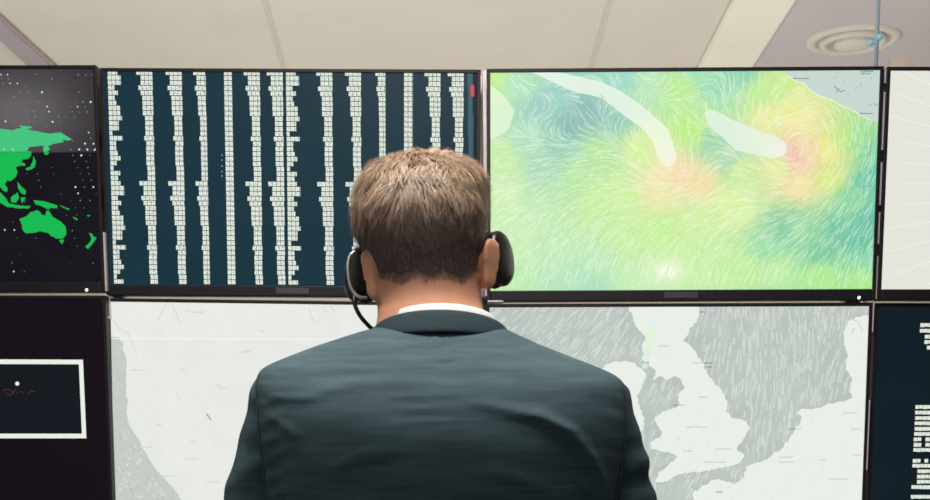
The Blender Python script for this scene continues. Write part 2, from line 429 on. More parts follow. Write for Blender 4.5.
for pts in ([(-120, 38), (0, 38), (98, 38), (97, 50), (85, 60), (72, 60), (66, 68), (78, 74), (80, 80), (65, 80), (50, 85), (55, 100), (50, 115), (35, 128), (22, 127), (15, 138), (24, 150), (22, 163), (10, 158), (0, 146), (-60, 120)],
            [(104, 50), (112, 66), (109, 84), (98, 92), (84, 95), (80, 90), (95, 83), (101, 70)], [(216, 38), (232, 38), (226, 44)] if 0 else [(136, 38), (154, 38), (150, 46), (140, 46)],
            [(35, 178), (55, 163), (61, 180), (50, 196), (34, 193)], [(0, 163), (15, 178), (28, 198), (60, 204), (96, 207), (90, 214), (50, 213), (20, 208), (-20, 180)],
            [(65, 180), (81, 180), (75, 187), (80, 198), (74, 190), (68, 199)], [(54, 130), (66, 145), (82, 160), (78, 172), (66, 166), (56, 150)],
            [(105, 188), (125, 190), (150, 195), (178, 203), (179, 213), (160, 212), (150, 217), (130, 207), (110, 200)], [(184, 203), (200, 209), (217, 214), (216, 219), (200, 213)],
            [(60, 247), (80, 240), (95, 226), (115, 219), (125, 224), (130, 233), (142, 236), (145, 222), (152, 219), (165, 240), (190, 255), (205, 270), (207, 295), (195, 309), (175, 308), (160, 300), (150, 290), (125, 285), (105, 290), (80, 291), (70, 280), (68, 265)],
            [(185, 313), (201, 312), (195, 326)], [(278, 290), (288, 293), (292, 302), (302, 305), (298, 312), (285, 330), (275, 341), (266, 333), (280, 320), (286, 310)],
            [(228, 240), (243, 247), (241, 251), (230, 245)], [(270, 236), (282, 234), (278, 240)]):
    A1.poly(Z2(pts), GREEN, .35)
A1.layer = 2
D1 = [(5, 73, 1), (38, 73, 1), (8, 93, .7), (43, 94, .8), (15, 117, .8), (50, 117, 1), (87, 117, 1), (180, 73, .7), (260, 95, .8), (392, 74, .9), (428, 75, .7), (463, 74, .6), (128, 138, .6), (100, 160, .6), (137, 162, .8), (210, 161, 1.4), (70, 184, .9), (152, 209, .6), (190, 209, .8), (236, 233, 1), (131, 258, .6), (168, 258, .8), (245, 258, 1), (137, 282, .7), (176, 283, .9), (293, 284, .8), (331, 284, .6), (371, 284, .7), (28, 307, 1.2), (68, 309, .7), (145, 309, .6), (263, 309, 1.3), (304, 309, .6), (394, 162, .8), (378, 209, .6), (415, 209, .9), (453, 210, 1.4), (350, 233, .6), (388, 234, 1), (426, 235, .7), (361, 259, .7), (399, 260, .7), (437, 259, .9), (233, 335, .6), (443, 363, 1), (454, 391, .8), (365, 405, .7), (425, 418, 1.3), (467, 419, 1.2), (353, 447, .9), (396, 447, 1.3), (437, 448, 1.3), (476, 448, 1.1), (364, 477, .8), (406, 478, 1.2), (449, 477, .6), (215, 285, .5), (350, 335, .5), (20, 445, 1), (63, 447, 1.1), (140, 418, .7)]
for x, y, r in D1:
    A1.dot(x/5, 60+y/5, .75*r, (205, 240, 222) if r > .9 else (120, 170, 142))
D2 = [(236, 147, 1.3), (264, 147, .9), (292, 147, 1.2), (244, 167, 1.1), (251, 189, .9), (281, 189, .9), (117, 106, .7), (121, 126, .8), (127, 147, .7), (162, 86, .5), (168, 106, .5), (228, 48, .8), (255, 47, 1), (295, 31, 1), (270, 67, .8), (234, 67, .8), (275, 86, .9), (243, 86, .7), (278, 106, .8), (251, 106, .6), (285, 126, .9), (258, 126, .6), (190, 169, .5), (222, 189, .5), (208, 235, .6), (15, 281, 1.1), (45, 281, 1), (40, 257, .6), (52, 306, .5), (226, 283, .9), (112, 306, .7), (233, 307, .6), (240, 332, .6), (63, 357, .5), (38, 384, .8), (291, 385, .8), (43, 411, 1.1), (76, 412, .6), (240, 235, .6), (194, 282, .7), (95, 234, .7), (262, 212, .6), (237, 212, .6), (301, 168, .5), (222, 384, .35), (250, 384, .35), (30, 38, .7), (85, 105, .5)]
for x, y, r in D2:
    A1.dot(x/3.125, 140+y/3.125, .75*r, (200, 240, 218) if r > .9 else (90, 150, 115))
for k in range(120):
    A1.dot(-random.uniform(2, 270), random.uniform(75, 285), random.uniform(.4, .9), (90, 160, 120))

# A2: columns of digits --------------------------------------------
def a2bg(px, py):
    n = vnoise(px, py, 30, 3); dark = np.clip((py-250)/60, 0, 1)
    c = np.stack([21+4*n, 50+3*n, 61+3*n], 1)
    e = (px > 473.3+(py-70)*.012)[:, None]
    c = np.where(e, np.array([20, 30, 42.]), c)
    s = ((px > 467.5+(py-70)*.012) & (px < 472.3+(py-70)*.012))[:, None]
    return np.where(s, np.array([58, 96, 106.]), c)
A2.quadgrid(420, 40, a2bg)
A2.layer = 1
NROW = 43
def a2v(row, frac=0): # local z of the row top
    t = row/(NROW-1); return A2.loc(300, 71.2)[1]*(1-t)+A2.loc(300, 280.5)[1]*t
pitch = a2v(0)-a2v(1); gh = pitch*.84
upm = A2.loc(301, 73)[0]-A2.loc(300, 73)[0]           # metres per photo pixel
pat = [4, 3, 3, 3.6, 3.1, 2.7, 2.7, 2.7, 2.65, 2.15, 2.15, 2.15, 2.15, 2.5, 2, 2.1, 2.1, 2.1, 2.1, 1.9, 1.9, 1.9]
cols = [('L', 107.5, 0), ('R', 152.6, 1), ('R', 181.9, 1), ('R', 205.9, .75), ('C', 223.8, 2.1), ('R', 260, 1), ('R', 283, 1.0), ('L', 285.8, 0), ('R', 332.6, 1), ('R', 361.2, 1), ('R', 385.6, .6), ('C', 404, 2.2), ('R', 440.8, .95), ('R', 464, .95)]
cw = 4.1*upm
lseq = [3, 4, 4, 2, 3, 2, 2.5, 3.5, 3.5, 4, 3, 3, 1, 4, 2, 2, 2.6, 3.2, 2, 1, 3, 2.3]
for kind, px, amt in cols:
    u0 = A2.loc(px, 73)[0]
    for r in range(NROW):
        p = r % 22
        if kind == 'L': n = lseq[p]*.82; ua = u0; 
        elif kind == 'R': n = max(1.6, pat[p]*(1 if amt >= .9 else amt+.03)); ua = u0-n*cw
        else: n = amt; ua = u0
        k = 0.0
        while k < n-.15:
            w = min(1, n-k)*cw
            glyph(A2, random.choice('5526893580'), ua+k*cw+cw*.04, a2v(r), w-cw*.12, gh, WHITE, GBASE); k += 1
for y in (155, 160, 166, 171.5, 176): A2.dot(222, y, .7, (150, 175, 170))
A2.poly([(470.8, 85), (474, 85), (474.2, 96.5), (471, 96.5)], (226, 70, 84))

# A3: wind map ------------------------------------------------------
CP = """495 75 190 236 150;520 80 170 225 190;560 95 150 208 202;590 115 135 182 188;570 125 132 186 182;540 110 150 202 196;530 140 172 222 190;610 120 142 198 188;555 145 152 206 188;545 160 168 216 190;500 160 198 236 172;500 200 206 240 185;520 230 198 237 186;550 250 190 233 188;600 200 198 238 160;640 150 215 241 162;655 190 238 230 172;680 175 250 217 178;702 185 244 222 170;620 75 152 216 202;650 85 185 230 190;680 90 186 236 152;700 72 160 225 185;720 85 150 220 185;740 75 140 210 180;760 95 192 236 152;780 90 200 236 150;690 130 188 240 135;730 160 170 215 180;740 172 205 236 160;715 142 160 212 175;790 108 232 238 152;800 122 246 232 166;770 118 235 236 160;806 152 245 216 172;797 166 243 200 172;795 155 243 188 180;800 184 246 226 162;778 168 228 238 165;828 150 238 232 142;832 180 218 236 140;846 140 195 233 140;860 140 152 220 150;870 150 122 205 160;872 180 100 196 172;850 200 130 210 165;872 220 92 186 165;860 240 100 190 165;840 230 112 196 165;800 230 142 215 160;782 232 132 200 165;770 245 150 220 170;820 250 120 200 160;870 260 120 206 165;862 282 168 236 142;820 280 172 236 150;780 270 186 236 165;740 270 192 238 162;740 210 218 242 172;700 220 206 240 165;722 200 222 242 165;662 172 245 228 180;700 260 196 238 165;660 230 194 241 152;620 240 197 238 165;600 262 186 232 188;590 287 172 224 194;560 287 178 228 194;510 280 186 236 180;640 285 196 238 180;500 250 197 236 172;600 150 180 230 160;580 180 185 232 170;620 200 200 240 160"""
CP = np.array([[float(v) for v in r.split()] for r in CP.split(';')])
def idw(px, py):
    d = ((px[:, None]-CP[None, :, 0])**2+(py[:, None]-CP[None, :, 1])**2+18)**-1.7
    d /= d.sum(1, keepdims=True); return d @ CP[:, 2:]
def a3bg(px, py):
    wx = px+7*(vnoise(px, py, 14, 1)-.5)+4*(vnoise(px, py, 5, 2)-.5); wy = py+7*(vnoise(px, py, 14, 5)-.5)+4*(vnoise(px, py, 5, 6)-.5)
    c = np.zeros((px.size, 3))
    for i in range(0, px.size, 20000): c[i:i+20000] = idw(wx[i:i+20000], wy[i:i+20000])
    n = vnoise(px, py, 3, 8)-.5
    c = c+n[:, None]*7; c = c+(np.array([235, 250, 170.])-c)*.10
    g = np.exp(-(((px-668)/13)**2+((py-271)/9)**2))*.8+np.exp(-(((px-668)/28)**2+((py-272)/17)**2))*.25  # white spot of reflected glare painted into the map
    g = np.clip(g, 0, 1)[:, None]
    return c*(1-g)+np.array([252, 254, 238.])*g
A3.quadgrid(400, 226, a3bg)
VA, VB = (672, 168), (797, 148)
def flow(x, y):
    if x < 690: a = -math.radians(12+max(0, min(1, (y-175)/110))*68)
    else: a = -math.radians(50+max(0, min(1, (y-200)/90))*32)
    k = max(0, min(1, (150-y)/40)); a += k*(1.4+3*noise.noise(Vector((x*.02, y*.02, 0))))
    vx, vy = math.cos(a)*1.5, math.sin(a)*1.5
    for (cx, cy), s, inn, R0 in ((VA, 2.6, .25, 48), (VB, 6, .3, 75)):
        dx, dy = x-cx, y-cy; r = math.hypot(dx, dy)+1e-3; k = s*math.exp(-(r/R0)**2)
        vx += k*(dy/r-dx/r*inn); vy += k*(-dx/r-dy/r*inn)
    l = math.hypot(vx, vy) or 1; return vx/l, vy/l
def streaks(pic, n, box, fl, colf, a=(.2, .6), ln=(4, 13), w=(.7, 1.2), tint=(250, 253, 240), mask=None):
    pic.layer = 1
    for _ in range(n):
        x, y = random.uniform(box[0], box[1]), random.uniform(box[2], box[3])
        if mask and not mask(x, y): continue
        L = random.uniform(*ln); pts = [(x, y)]; seg = 4
        for _k in range(seg):
            vx, vy = fl(x, y); x += vx*L/seg; y += vy*L/seg; pts.append((x, y))
        if mask and not mask(x, y): continue
        bg = colf(*pts[2]); t = random.uniform(*a)
        pic.strip(pts, random.uniform(*w), [bg[i]*(1-t)+tint[i]*t for i in range(3)])
def a3c(x, y):
    c = idw(np.array([x]), np.array([y]))[0]; return c+(np.array([235, 250, 170.])-c)*.10
streaks(A3, 4200, (490, 880, 71, 288), flow, a3c, a=(.1, .55), w=(.6, 1.2), ln=(4, 15))
A3.layer = 2
def over(colf, col, a): return lambda px, py: tuple(colf(px, py)[i]*(1-a)+col[i]*a for i in range(3))
def wpoly(pic, pts, col): pic.poly(pts, col)
def graded(pic, pts, col, a, colf):
    """translucent-looking overlay: coloured over the artwork below it, triangle by triangle"""
    xs = [p[0] for p in pts]; ys = [p[1] for p in pts]; cell = 4
    x = min(xs)
    def clipc(poly, ax, lim, sg):
        out = []
        for i in range(len(poly)):
            p, q = poly[i-1], poly[i]; ip, iq = (p[ax]-lim)*sg >= 0, (q[ax]-lim)*sg >= 0
            if ip != iq:
                t = (lim-p[ax])/(q[ax]-p[ax]); out.append((p[0]+(q[0]-p[0])*t, p[1]+(q[1]-p[1])*t))
            if iq: out.append(q)
        return out
    tris = tessellate_polygon([[Vector((u, v, 0)) for u, v in pts]])
    for t in tris:
        tri = [pts[k] for k in t]
        i = min(p[0] for p in tri)//cell*cell
        while i < max(p[0] for p in tri):
            c1 = clipc(clipc(tri, 0, i, 1), 0, i+cell, -1)
            if len(c1) > 2:
                j = min(p[1] for p in c1)//cell*cell
                while j < max(p[1] for p in c1):
                    c2 = clipc(clipc(c1, 1, j, 1), 1, j+cell, -1)
                    if len(c2) > 2:
                        b = colf(i+cell/2, j+cell/2); k2 = [b[m]*(1-a)+col[m]*a for m in range(3)]
                        uv = pic.clip([pic.loc(*p) for p in c2])
                        if len(uv) > 2: pic.raw(uv, [lin(k2)]*len(uv))
                    j += cell
            i += cell
graded(A3, [(524, 68), (562, 73), (585, 78), (602, 82), (622, 92), (641, 105), (656, 118), (667, 128), (673, 143), (677, 158), (673, 166), (665, 167), (659, 158), (653, 142), (643, 129), (622, 114), (602, 98), (572, 91), (548, 80)], (244, 250, 236), .78, a3c)
graded(A3, [(704, 113), (709, 109.5), (716, 111), (735, 121), (762, 132), (778, 137.5), (785, 142), (787, 150), (783, 156), (772, 158.5), (752, 154), (735, 150), (722, 137), (708, 125)], (236, 247, 238), .76, a3c)
A3.layer = 3
graded(A3, [(771+7.5*math.cos(k*.628)*1.3+6, 150+7*math.sin(k*.628)) for k in range(10)], (243, 248, 248), .8, a3c)
A3.layer = 2
graded(A3, [(488, 84), (496, 89), (506, 98), (515, 111), (511, 122), (508, 130), (498, 136), (488, 140)], (238, 250, 222), .68, a3c)
coast = [(783, 69), (788, 76), (796, 81), (805, 84), (811, 91), (818, 95), (834, 101), (840, 105), (850, 109), (862, 116), (870, 120), (881, 123)]
A3.poly(coast+[(884, 66), (783, 66)], (202, 216, 210), .4)
A3.layer = 3
A3.strip(coast, .9, (235, 246, 230))
for k in range(140):
    x, y = random.uniform(790, 880), random.uniform(70, 120)
    if y < 72+(x-785)*.48: A3.dot(x, y, random.uniform(.5, 1.5), random.choice([(196, 218, 208), (172, 200, 192), (190, 226, 205), (200, 212, 210)]), 6)
def scrawl(pic, x, y, n, col, w=.6, h=1.2):
    for k in range(n):
        pic.strip([(x+k*1.6, y-random.uniform(0, h)), (x+k*1.6+.9, y+random.uniform(0, h)), (x+k*1.6+1.6, y-random.uniform(0, h)/2)], w, col)
A3.layer = 4
for (x, y, n) in ((793, 78.5, 10), (859, 113.5, 9), (861, 71.5, 8), (861, 73.5, 6)): scrawl(A3, x, y, n, (84, 118, 112))
A3.strip([(834, 86), (838, 90), (841, 92), (845, 90)], .7, (90, 110, 106)); A3.strip([(836, 93), (840, 88)], .6, (110, 130, 125))
for (x, y) in ((700, 88), (735, 84), (790, 215), (548, 100), (600, 95)): A3.strip([(x, y), (x+4, y+3)], .6, (150, 190, 185))

# A4: off-white with faint rays -------------------------------------
def a4bg(px, py):
    s = np.sin(px*2.1)*1.8
    return np.stack([229+s, 229+s, 220+s], 1)
A4.quadgrid(500, 30, a4bg)
A4.layer = 1
for k in range(26):
    a = -1.1+k*.085; x, y = 1150, 185
    A4.strip([(x-math.cos(a)*r, y-math.sin(a)*r) for r in range(30, 450, 20)], .9, (241, 241, 232))

# B1: black with white rectangle --------------------------------------
def b1bg(px, py):
    n = vnoise(px, py, 40, 4); return np.stack([19+6*n, 12+3*n, 20+3*n], 1)
B1.quadgrid(100, 60, b1bg)
B1.layer = 1; B1.poly([(-180, 362), (81, 362), (84.5, 436), (-176, 436)], (21, 24, 30))
B1.layer = 2
WR = (232, 240, 228)
B1.poly([(-190, 358.5), (82.6, 359.7), (82.8, 364.3), (-190, 363.5)], WR)
B1.poly([(-190, 433.5), (82, 433.7), (86.2, 438.3), (-190, 438.3)], WR)
B1.poly([(78.8, 362), (83, 359.7), (86.4, 438.3), (82, 436)], WR)
B1.dot(17.3, 383.6, 2, (236, 246, 248), 12); B1.dot(17.3, 383.6, 2.9, (60, 64, 70), 12)
sc = (84, 50, 56)
B1.layer = 3; B1.dot(17.3, 383.6, 1.9, (240, 248, 250), 12)
for pts in ([(3, 391), (6, 389), (10, 390), (14, 393), (10, 395), (6, 393)], [(12, 394), (16, 389), (17, 394), (21, 391), (24, 393)], [(28, 394), (31, 391), (35, 392)]): B1.strip(pts, .8, sc)

# B2: pale map ----------------------------------------------------------
def b2bg(px, py):
    n = vnoise(px, py, 22, 11)*.6+vnoise(px, py, 6, 12)*.4
    return np.stack([228+7*n, 231+6*n, 226+6*n], 1)
B2.quadgrid(200, 110, b2bg)
B2.layer = 1
B2.poly([(110, 337), (119, 337), (121, 342), (123, 350), (126, 358), (126.5, 375), (126, 392), (128, 402), (126.5, 412), (129, 424), (134, 433), (139, 440), (143, 449), (150, 460), (156, 470), (164, 478), (172, 486), (178, 494), (184, 505), (190, 520), (198, 545), (110, 545)], (196, 204, 197), .6)
B2.layer = 2
for k in range(420):
    x = random.uniform(115, 190); y = random.uniform(420, 530)
    if x < 119+(y-420)*.62+4 and x > 115:
        a = random.uniform(.3, 1.2); B2.strip([(x, y), (x+math.cos(a)*3, y+math.sin(a)*4)], random.uniform(.6, 1.6), random.choice([(212, 218, 210), (182, 192, 186), (204, 204, 192), (222, 226, 218)]))
for k in range(60):
    x = random.uniform(114, 126); y = random.uniform(338, 420); B2.dot(x, y, random.uniform(.6, 1.6), random.choice([(206, 212, 205), (190, 199, 193)]), 6)
B2.strip([(112, 338.6), (200, 339), (300, 339.2), (400, 339.4)], 1, (242, 244, 240))
B2.strip([(113, 320), (118, 328), (124, 332), (128, 334), (133, 345), (137, 355)], 1.0, (214, 220, 215))
LG = (214, 219, 214)
for pts in ([(158, 320), (162, 312), (165, 306)], [(172, 304), (178, 318), (180, 324)], [(186, 311), (196, 313), (203, 312)], [(312, 300), (309, 308), (311, 317), (317, 324), (321, 318)], [(318, 300), (322, 308), (328, 312)], [(330, 306), (335, 312)], [(243, 350), (249, 352), (253, 350)], [(206, 413), (209, 417), (212, 421)], [(207, 413), (211, 419)], [(176, 392), (180, 400)], [(190, 440), (196, 443)], [(260, 330), (266, 333)], [(180, 366), (184, 372), (188, 370)], [(215, 385), (221, 386)], [(125, 330), (129, 333)]):
    B2.strip(pts, 1.1, LG)
for (x, y, n) in ((131, 370, 9), (193, 312, 7), (184, 459, 8), (206, 482, 8), (162, 476, 10), (218, 388, 6), (141, 447, 7), (238, 352, 7), (156, 425, 4)): scrawl(B2, x, y, n, (196, 201, 197), .5, .8)
B2.layer = 3
B2.strip([(206.5, 414), (211, 420)], 1.1, (140, 146, 144))

# B3: British Isles wind map --------------------------------------------
SEA = (187, 197, 190); LAND = (234, 239, 232)
def b3bg(px, py):
    n = vnoise(px, py, 18, 21); return np.stack([184+8*n, 194+7*n, 188+7*n], 1)
B3.quadgrid(200, 110, b3bg)
def Z3(p): return [(480+x/2.382, 290+y/2.382) for x, y in p]
def Z4(p): return [(730+x/2.38, 290+y/2.38) for x, y in p]
B3P = [Z3([(350, 30), (518, 38), (523, 60), (510, 80), (498, 100), (484, 122), (498, 130), (515, 148), (528, 172), (545, 205), (573, 235), (590, 265), (586, 290), (600, 305), (635, 312), (642, 330), (625, 360), (612, 378), (630, 392), (620, 410), (580, 424), (540, 430), (500, 435), (470, 440), (440, 456), (418, 458), (424, 436), (450, 415), (470, 398), (450, 386), (425, 382), (405, 376), (410, 360), (430, 350), (434, 335), (422, 322), (416, 305), (432, 292), (455, 284), (477, 275), (470, 250), (486, 236), (480, 214), (462, 204), (448, 214), (430, 205), (412, 215), (418, 190), (400, 180), (405, 150), (385, 135), (395, 110), (375, 90), (362, 60)]),
       Z3([(290, 190), (305, 176), (330, 170), (360, 172), (385, 186), (396, 205), (386, 228), (374, 250), (380, 280), (392, 305), (388, 335), (372, 350), (300, 300)]),
       Z4([(332, 60), (300, 64), (284, 72), (276, 86), (272, 108), (270, 130), (281, 155), (276, 172), (274, 190), (291, 210), (285, 238), (291, 256), (268, 266), (240, 270), (204, 282), (168, 284), (158, 292), (171, 302), (164, 322), (145, 346), (128, 374), (100, 394), (80, 405), (42, 418), (30, 448), (8, 462), (-25, 450), (-44, 452), (-70, 470), (-88, 482), (-86, 500), (-60, 540), (340, 540), (340, 60)])]
def inpoly(poly, x, y):
    c = False
    for i in range(len(poly)):
        (x1, y1), (x2, y2) = poly[i-1], poly[i]
        if (y1 > y) != (y2 > y) and x < (x2-x1)*(y-y1)/(y2-y1)+x1: c = not c
    return c
def b3flow(x, y):
    if x < 665: a = math.radians(-34-.16*(x-490)-.10*(y-310)); return math.cos(a), math.sin(a)
    a = math.radians(-78-12*math.sin(x/38.)+ (y-380)*.10); return math.cos(a), math.sin(a)
streaks(B3, 2900, (487, 870, 305, 500), b3flow, lambda x, y: SEA, a=(.15, .6), ln=(4, 15), w=(.8, 1.7), tint=(232, 240, 232), mask=lambda x, y: not (any(inpoly(p, x, y) for p in B3P)))
B3.layer = 2
for p in B3P: B3.poly(p, LAND, 1.1)
B3.layer = 3
for (x, y, r, c) in ((651, 332, 4, (226, 246, 214)), (650, 340, 5, (222, 244, 216)), (647, 350, 5, (220, 240, 222)), (646, 358, 4, (224, 240, 226)), (653, 325, 3.5, (222, 240, 232)), (660, 318, 4, (232, 240, 236)), (645, 366, 3, (214, 232, 220))): B3.dot(x, y, r, c, 10)
for k in range(260):
    p = random.choice(B3P); x, y = random.uniform(640, 865), random.uniform(308, 500)
    if any(inpoly(q, x, y) for q in B3P): B3.dot(x, y, random.uniform(.5, 1.6), random.choice([(234, 239, 233), (222, 230, 222), (224, 234, 226)]), 6)
B3.layer = 4
for (x, y, n) in Z3([(425, 132)])[0:0] or ((658, 346, 7), (692, 363, 7), (686, 427, 13), (716, 449, 9), (698, 397, 6), (676, 405, 6), (683, 451, 6), (704, 462, 14), (787, 429, 9), (779, 462, 10), (780, 457, 8), (820, 460, 4), (829, 479, 12), (843, 413, 9), (851, 429, 6), (852, 455, 6)): scrawl(B3, x, y, n, (168, 180, 172), .5, .8)
for (x, y, n) in ((700, 312, 3), (704, 363, 5), (706, 367, 4), (673, 405, 3), (716, 492, 4), (789, 429, 4)): scrawl(B3, x, y, n, (92, 158, 132), .9, .7)
for pts in ([(645, 378), (641, 392), (644, 400)], [(722, 360), (716, 358)], [(850, 318), (858, 322), (862, 330)], [(854, 328), (852, 334)]): B3.strip(pts, 1, (200, 210, 202))

# B4: dark teal with white digits ----------------------------------------
def b4bg(px, py):
    n = vnoise(px, py, 30, 31); return np.stack([15+4*n, 28+5*n, 36+4*n], 1)
B4.quadgrid(100, 60, b4bg)
B4.layer = 1
up4 = B4.loc(901, 400)[0]-B4.loc(900, 400)[0]
rows = [(325.3, 920.5, 9), (331, 920, 9), (336.8, 925, 8), (342.2, 924.5, 8), (347.8, 927, 7)]+[(407.2, 915.5, 12), (412.8, 915.3, 12), (418.3, 915.3, 12), (423.6, 914.8, 12), (429, 914.8, 12), (434.2, 914.3, 12), (439.6, 913.8, 12), (445, 913.8, 12), (450.2, 913.5, 12), (461, 913, 4), (466, 912.5, 6), (471.5, 917.5, 9), (476.8, 917.2, 9), (482, 917, 9), (487.3, 911.5, 7), (497, 911, 12), (503, 911, 12)]
for y, x, n in rows:
    u, v = B4.loc(x, y-2)
    for k in range(n):
        if y in (439.6, 445, 461) and k in (2,): continue
        if x+k*3.9 > 1190: break
        h = 3.6*up4*random.uniform(.9, 1.05)
        glyph(B4, random.choice('5826938'), u+k*3.9*up4, v, 3.6*up4, h, WHITE, lin((200, 208, 200)))
for p, r in ((A1, r_a1), (A2, r_a2), (A3, r_a3), (A4, r_a4), (B1, r_b1), (B2, r_b2), (B3, r_b3), (B4, r_b4)): p.build(r)

# ------------------------------------------------------------------ rack behind the monitors
rack = empty('display_rack', (.05, 3.6, 0)); tag(rack, 'pale metal rack of posts and rails carrying the monitors, glimpsed in their gaps', 'rack')
def lo(o, base): o.location = -Vector(base); return o
RB = (.05, 3.6, 0)
for sx in (-2.05, -.992, .052, 1.1, 2.15):
    bm = bmesh.new(); bx(bm, sx-.022, sx+.022, 3.475, 3.515, .03, 1.985, .003); lo(obj('post', bm, M['post'], rack), RB)
    bm = bmesh.new(); bx(bm, sx-.035, sx+.035, 3.25, 3.85, 0, .035, .006); lo(obj('foot', bm, M['bracket'], rack), RB)
for z in (1.05, 1.66):
    bm = bmesh.new(); bx(bm, -2.08, 2.18, 3.515, 3.545, z-.035, z+.035, .003); lo(obj('rail', bm, M['post'], rack), RB)
for sx, zs in ((1.1, (1.74, 1.56, 1.47)), (-.992, (1.80,)), (.052, (1.36,))):
    for z in zs:
        bm = bmesh.new(); bx(bm, sx-.03, sx+.03, 3.455, 3.475, z-.02, z+.02, .002); lo(obj('bracket', bm, M['bracket'], rack), RB)
for (p0, p1), segs, YS, hw in (((484.3, 487), ((70, 296),), 3.345, .0045), ((885.6, 875.8), ((69, 83), (92, 150), (162, 205), (212, 244), (256, 299)), 3.287, .0024), ((97.2, 106.3), ((232, 291),), 3.36, .0022), ((883.6, 874.0), ((302, 332), (400, 470)), 3.29, .0016), ((97.2, 106.6), ((295, 318),), 3.33, .0018)):
    for (ya, yb) in segs:
        ta = (ya-68)/230; tb = (yb-68)/230; a = P(p0+(p1-p0)*ta, ya, YS); b = P(p0+(p1-p0)*tb, yb, YS)
        bm = bmesh.new()
        loft(bm, [[q+Vector((dx, dy, 0)) for dx, dy in ((-hw, 0), (hw, 0), (hw, .1), (-hw, .1))] for q in (b, a)]); lo(obj('bright_gap_strip', bm, M['post'], rack), RB)  # pale strip added so the shaded gap between monitors looks bright
for r in (r_a1, r_a2, r_a3, r_a4, r_b1, r_b2, r_b3, r_b4):   # each monitor's arm reaches back to the rail
    y = r.location.y; bm = bmesh.new(); bx(bm, -.04, .04, .07, 3.53-y, -.03, .03, .004); obj('mount_arm', bm, M['bracket'], r)
# cream tab on top of the right monitor
t0 = P(887.5, 59, 3.33); t1 = P(905, 70, 3.33)
bm = bmesh.new(); bx(bm, t0.x+.004, t1.x, 3.318, 3.332, t1.z-.01, t0.z, .002); bx(bm, t0.x+.004, t1.x, 3.30, 3.332, 1.9515, 1.9545, .001)
o = obj('paper_tag', bm, M['tab']); tag(o, 'small cream tag standing on the top edge of the upper right monitor', 'tag')
bm = bmesh.new(); q = P(495.5, 301.2, 3.288); bx(bm, q.x-.021, q.x+.021, q.y, q.y+.30, q.z-.0022, q.z+.0022, .0008); lo(obj('bright_gap_sliver', bm, M['post'], rack), RB)  # added sliver standing for bright background seen through the gap
# suspension cable
cx_, cy_ = P(876, 60, 3.495).x, 3.495
cab = empty('suspension_cable', (cx_, cy_, HC)); tag(cab, 'thin pale blue cable hanging from the ceiling above the right monitors', 'cable')
bm = bmesh.new(); tube(bm, [(0, 0, 0), (0, 0, 1.96-HC)], .0056, 10); obj('rod', bm, M['cable'], cab, True)
for px, py in ((870.5, 43), (879.5, 37.5)):
    p = P(px, py, cy_-.004)-cab.location; bm = bmesh.new()
    bmesh.ops.create_uvsphere(bm, u_segments=14, v_segments=10, radius=.009, matrix=Matrix.Translation(p)); tube(bm, [(0, 0, p.z), p], .0035, 8)
    obj('clip', bm, M['clip'], cab, True)

# ------------------------------------------------------------------ person
PY = 1.52
person = empty('person', (-.03, 1.55, 0)); tag(person, 'person seen from behind with short brown hair, headset and dark teal suit jacket', 'person')
PB = (-.03, 1.55, 0)
def kid(o, parent=person):
    o.parent = parent
    if parent is person: o.location = -Vector(PB)
    return o
def zz(py, Y=PY): return P(465, py, Y).z
def xx(px, py, Y=PY): return P(px, py, Y).x

# --- head and neck rings: (z, xl, xr, yback, yfront)
HY = 1.56
hd = []
for py, xl, xr, yb, yf, n in [(160.5, 399, 453, 1.540, 1.595, 2.1), (163.5, 389, 462, 1.525, 1.612, 2.2), (169, 380, 468.5, 1.508, 1.63, 2.3), (175.5, 374, 474, 1.495, 1.645, 2.4), (183, 368, 477, 1.485, 1.655, 2.45), (193, 363.5, 479, 1.478, 1.662, 2.4), (205, 361, 480.5, 1.472, 1.664, 2.4), (220, 359, 481, 1.470, 1.664, 2.4),
                              (235, 359.5, 481, 1.472, 1.662, 2.4), (250, 364.5, 480, 1.476, 1.662, 2.3), (265, 368.5, 480, 1.481, 1.662, 2.3), (278, 372, 480, 1.484, 1.66, 2.25), (290, 374.5, 481, 1.484, 1.655, 2.2), (300, 376, 482, 1.482, 1.65, 2.2), (308, 378, 483, 1.478, 1.638, 2.2), (314, 379, 484, 1.475, 1.605, 2.2), (322, 379, 486, 1.472, 1.592, 2.2), (332, 377, 489, 1.47, 1.588, 2.2), (350, 368, 498, 1.468, 1.588, 2.2), (375, 350, 520, 1.465, 1.59, 2.2)]:
    z = zz(py, HY); a, b = xx(xl, py, HY), xx(xr, py, HY)
    hd.append((z, (a+b)/2, (b-a)/2, yb, yf, n))
hd.sort(key=lambda t: t[0])
def head_ring(z, seg=64, off=0):
    cx, w, yb, yf, n = interp(hd, z); yc = .5*yb+.5*yf if z > zz(300, HY) else yb+.062+(yf-yb-.125)*.3
    yc = yb+(yf-yb)*.47
    return sring(cx, yc, z, w+off, yc-yb+off, yf-yc+off, n, seg)
bm = bmesh.new()
zb, zt = hd[0][0], hd[-1][0]
zs = [zb+(zt-zb)*k/80 for k in range(81)]
rings = [head_ring(z) for z in zs]
FC = interp(hd, zz(230, HY))[0]
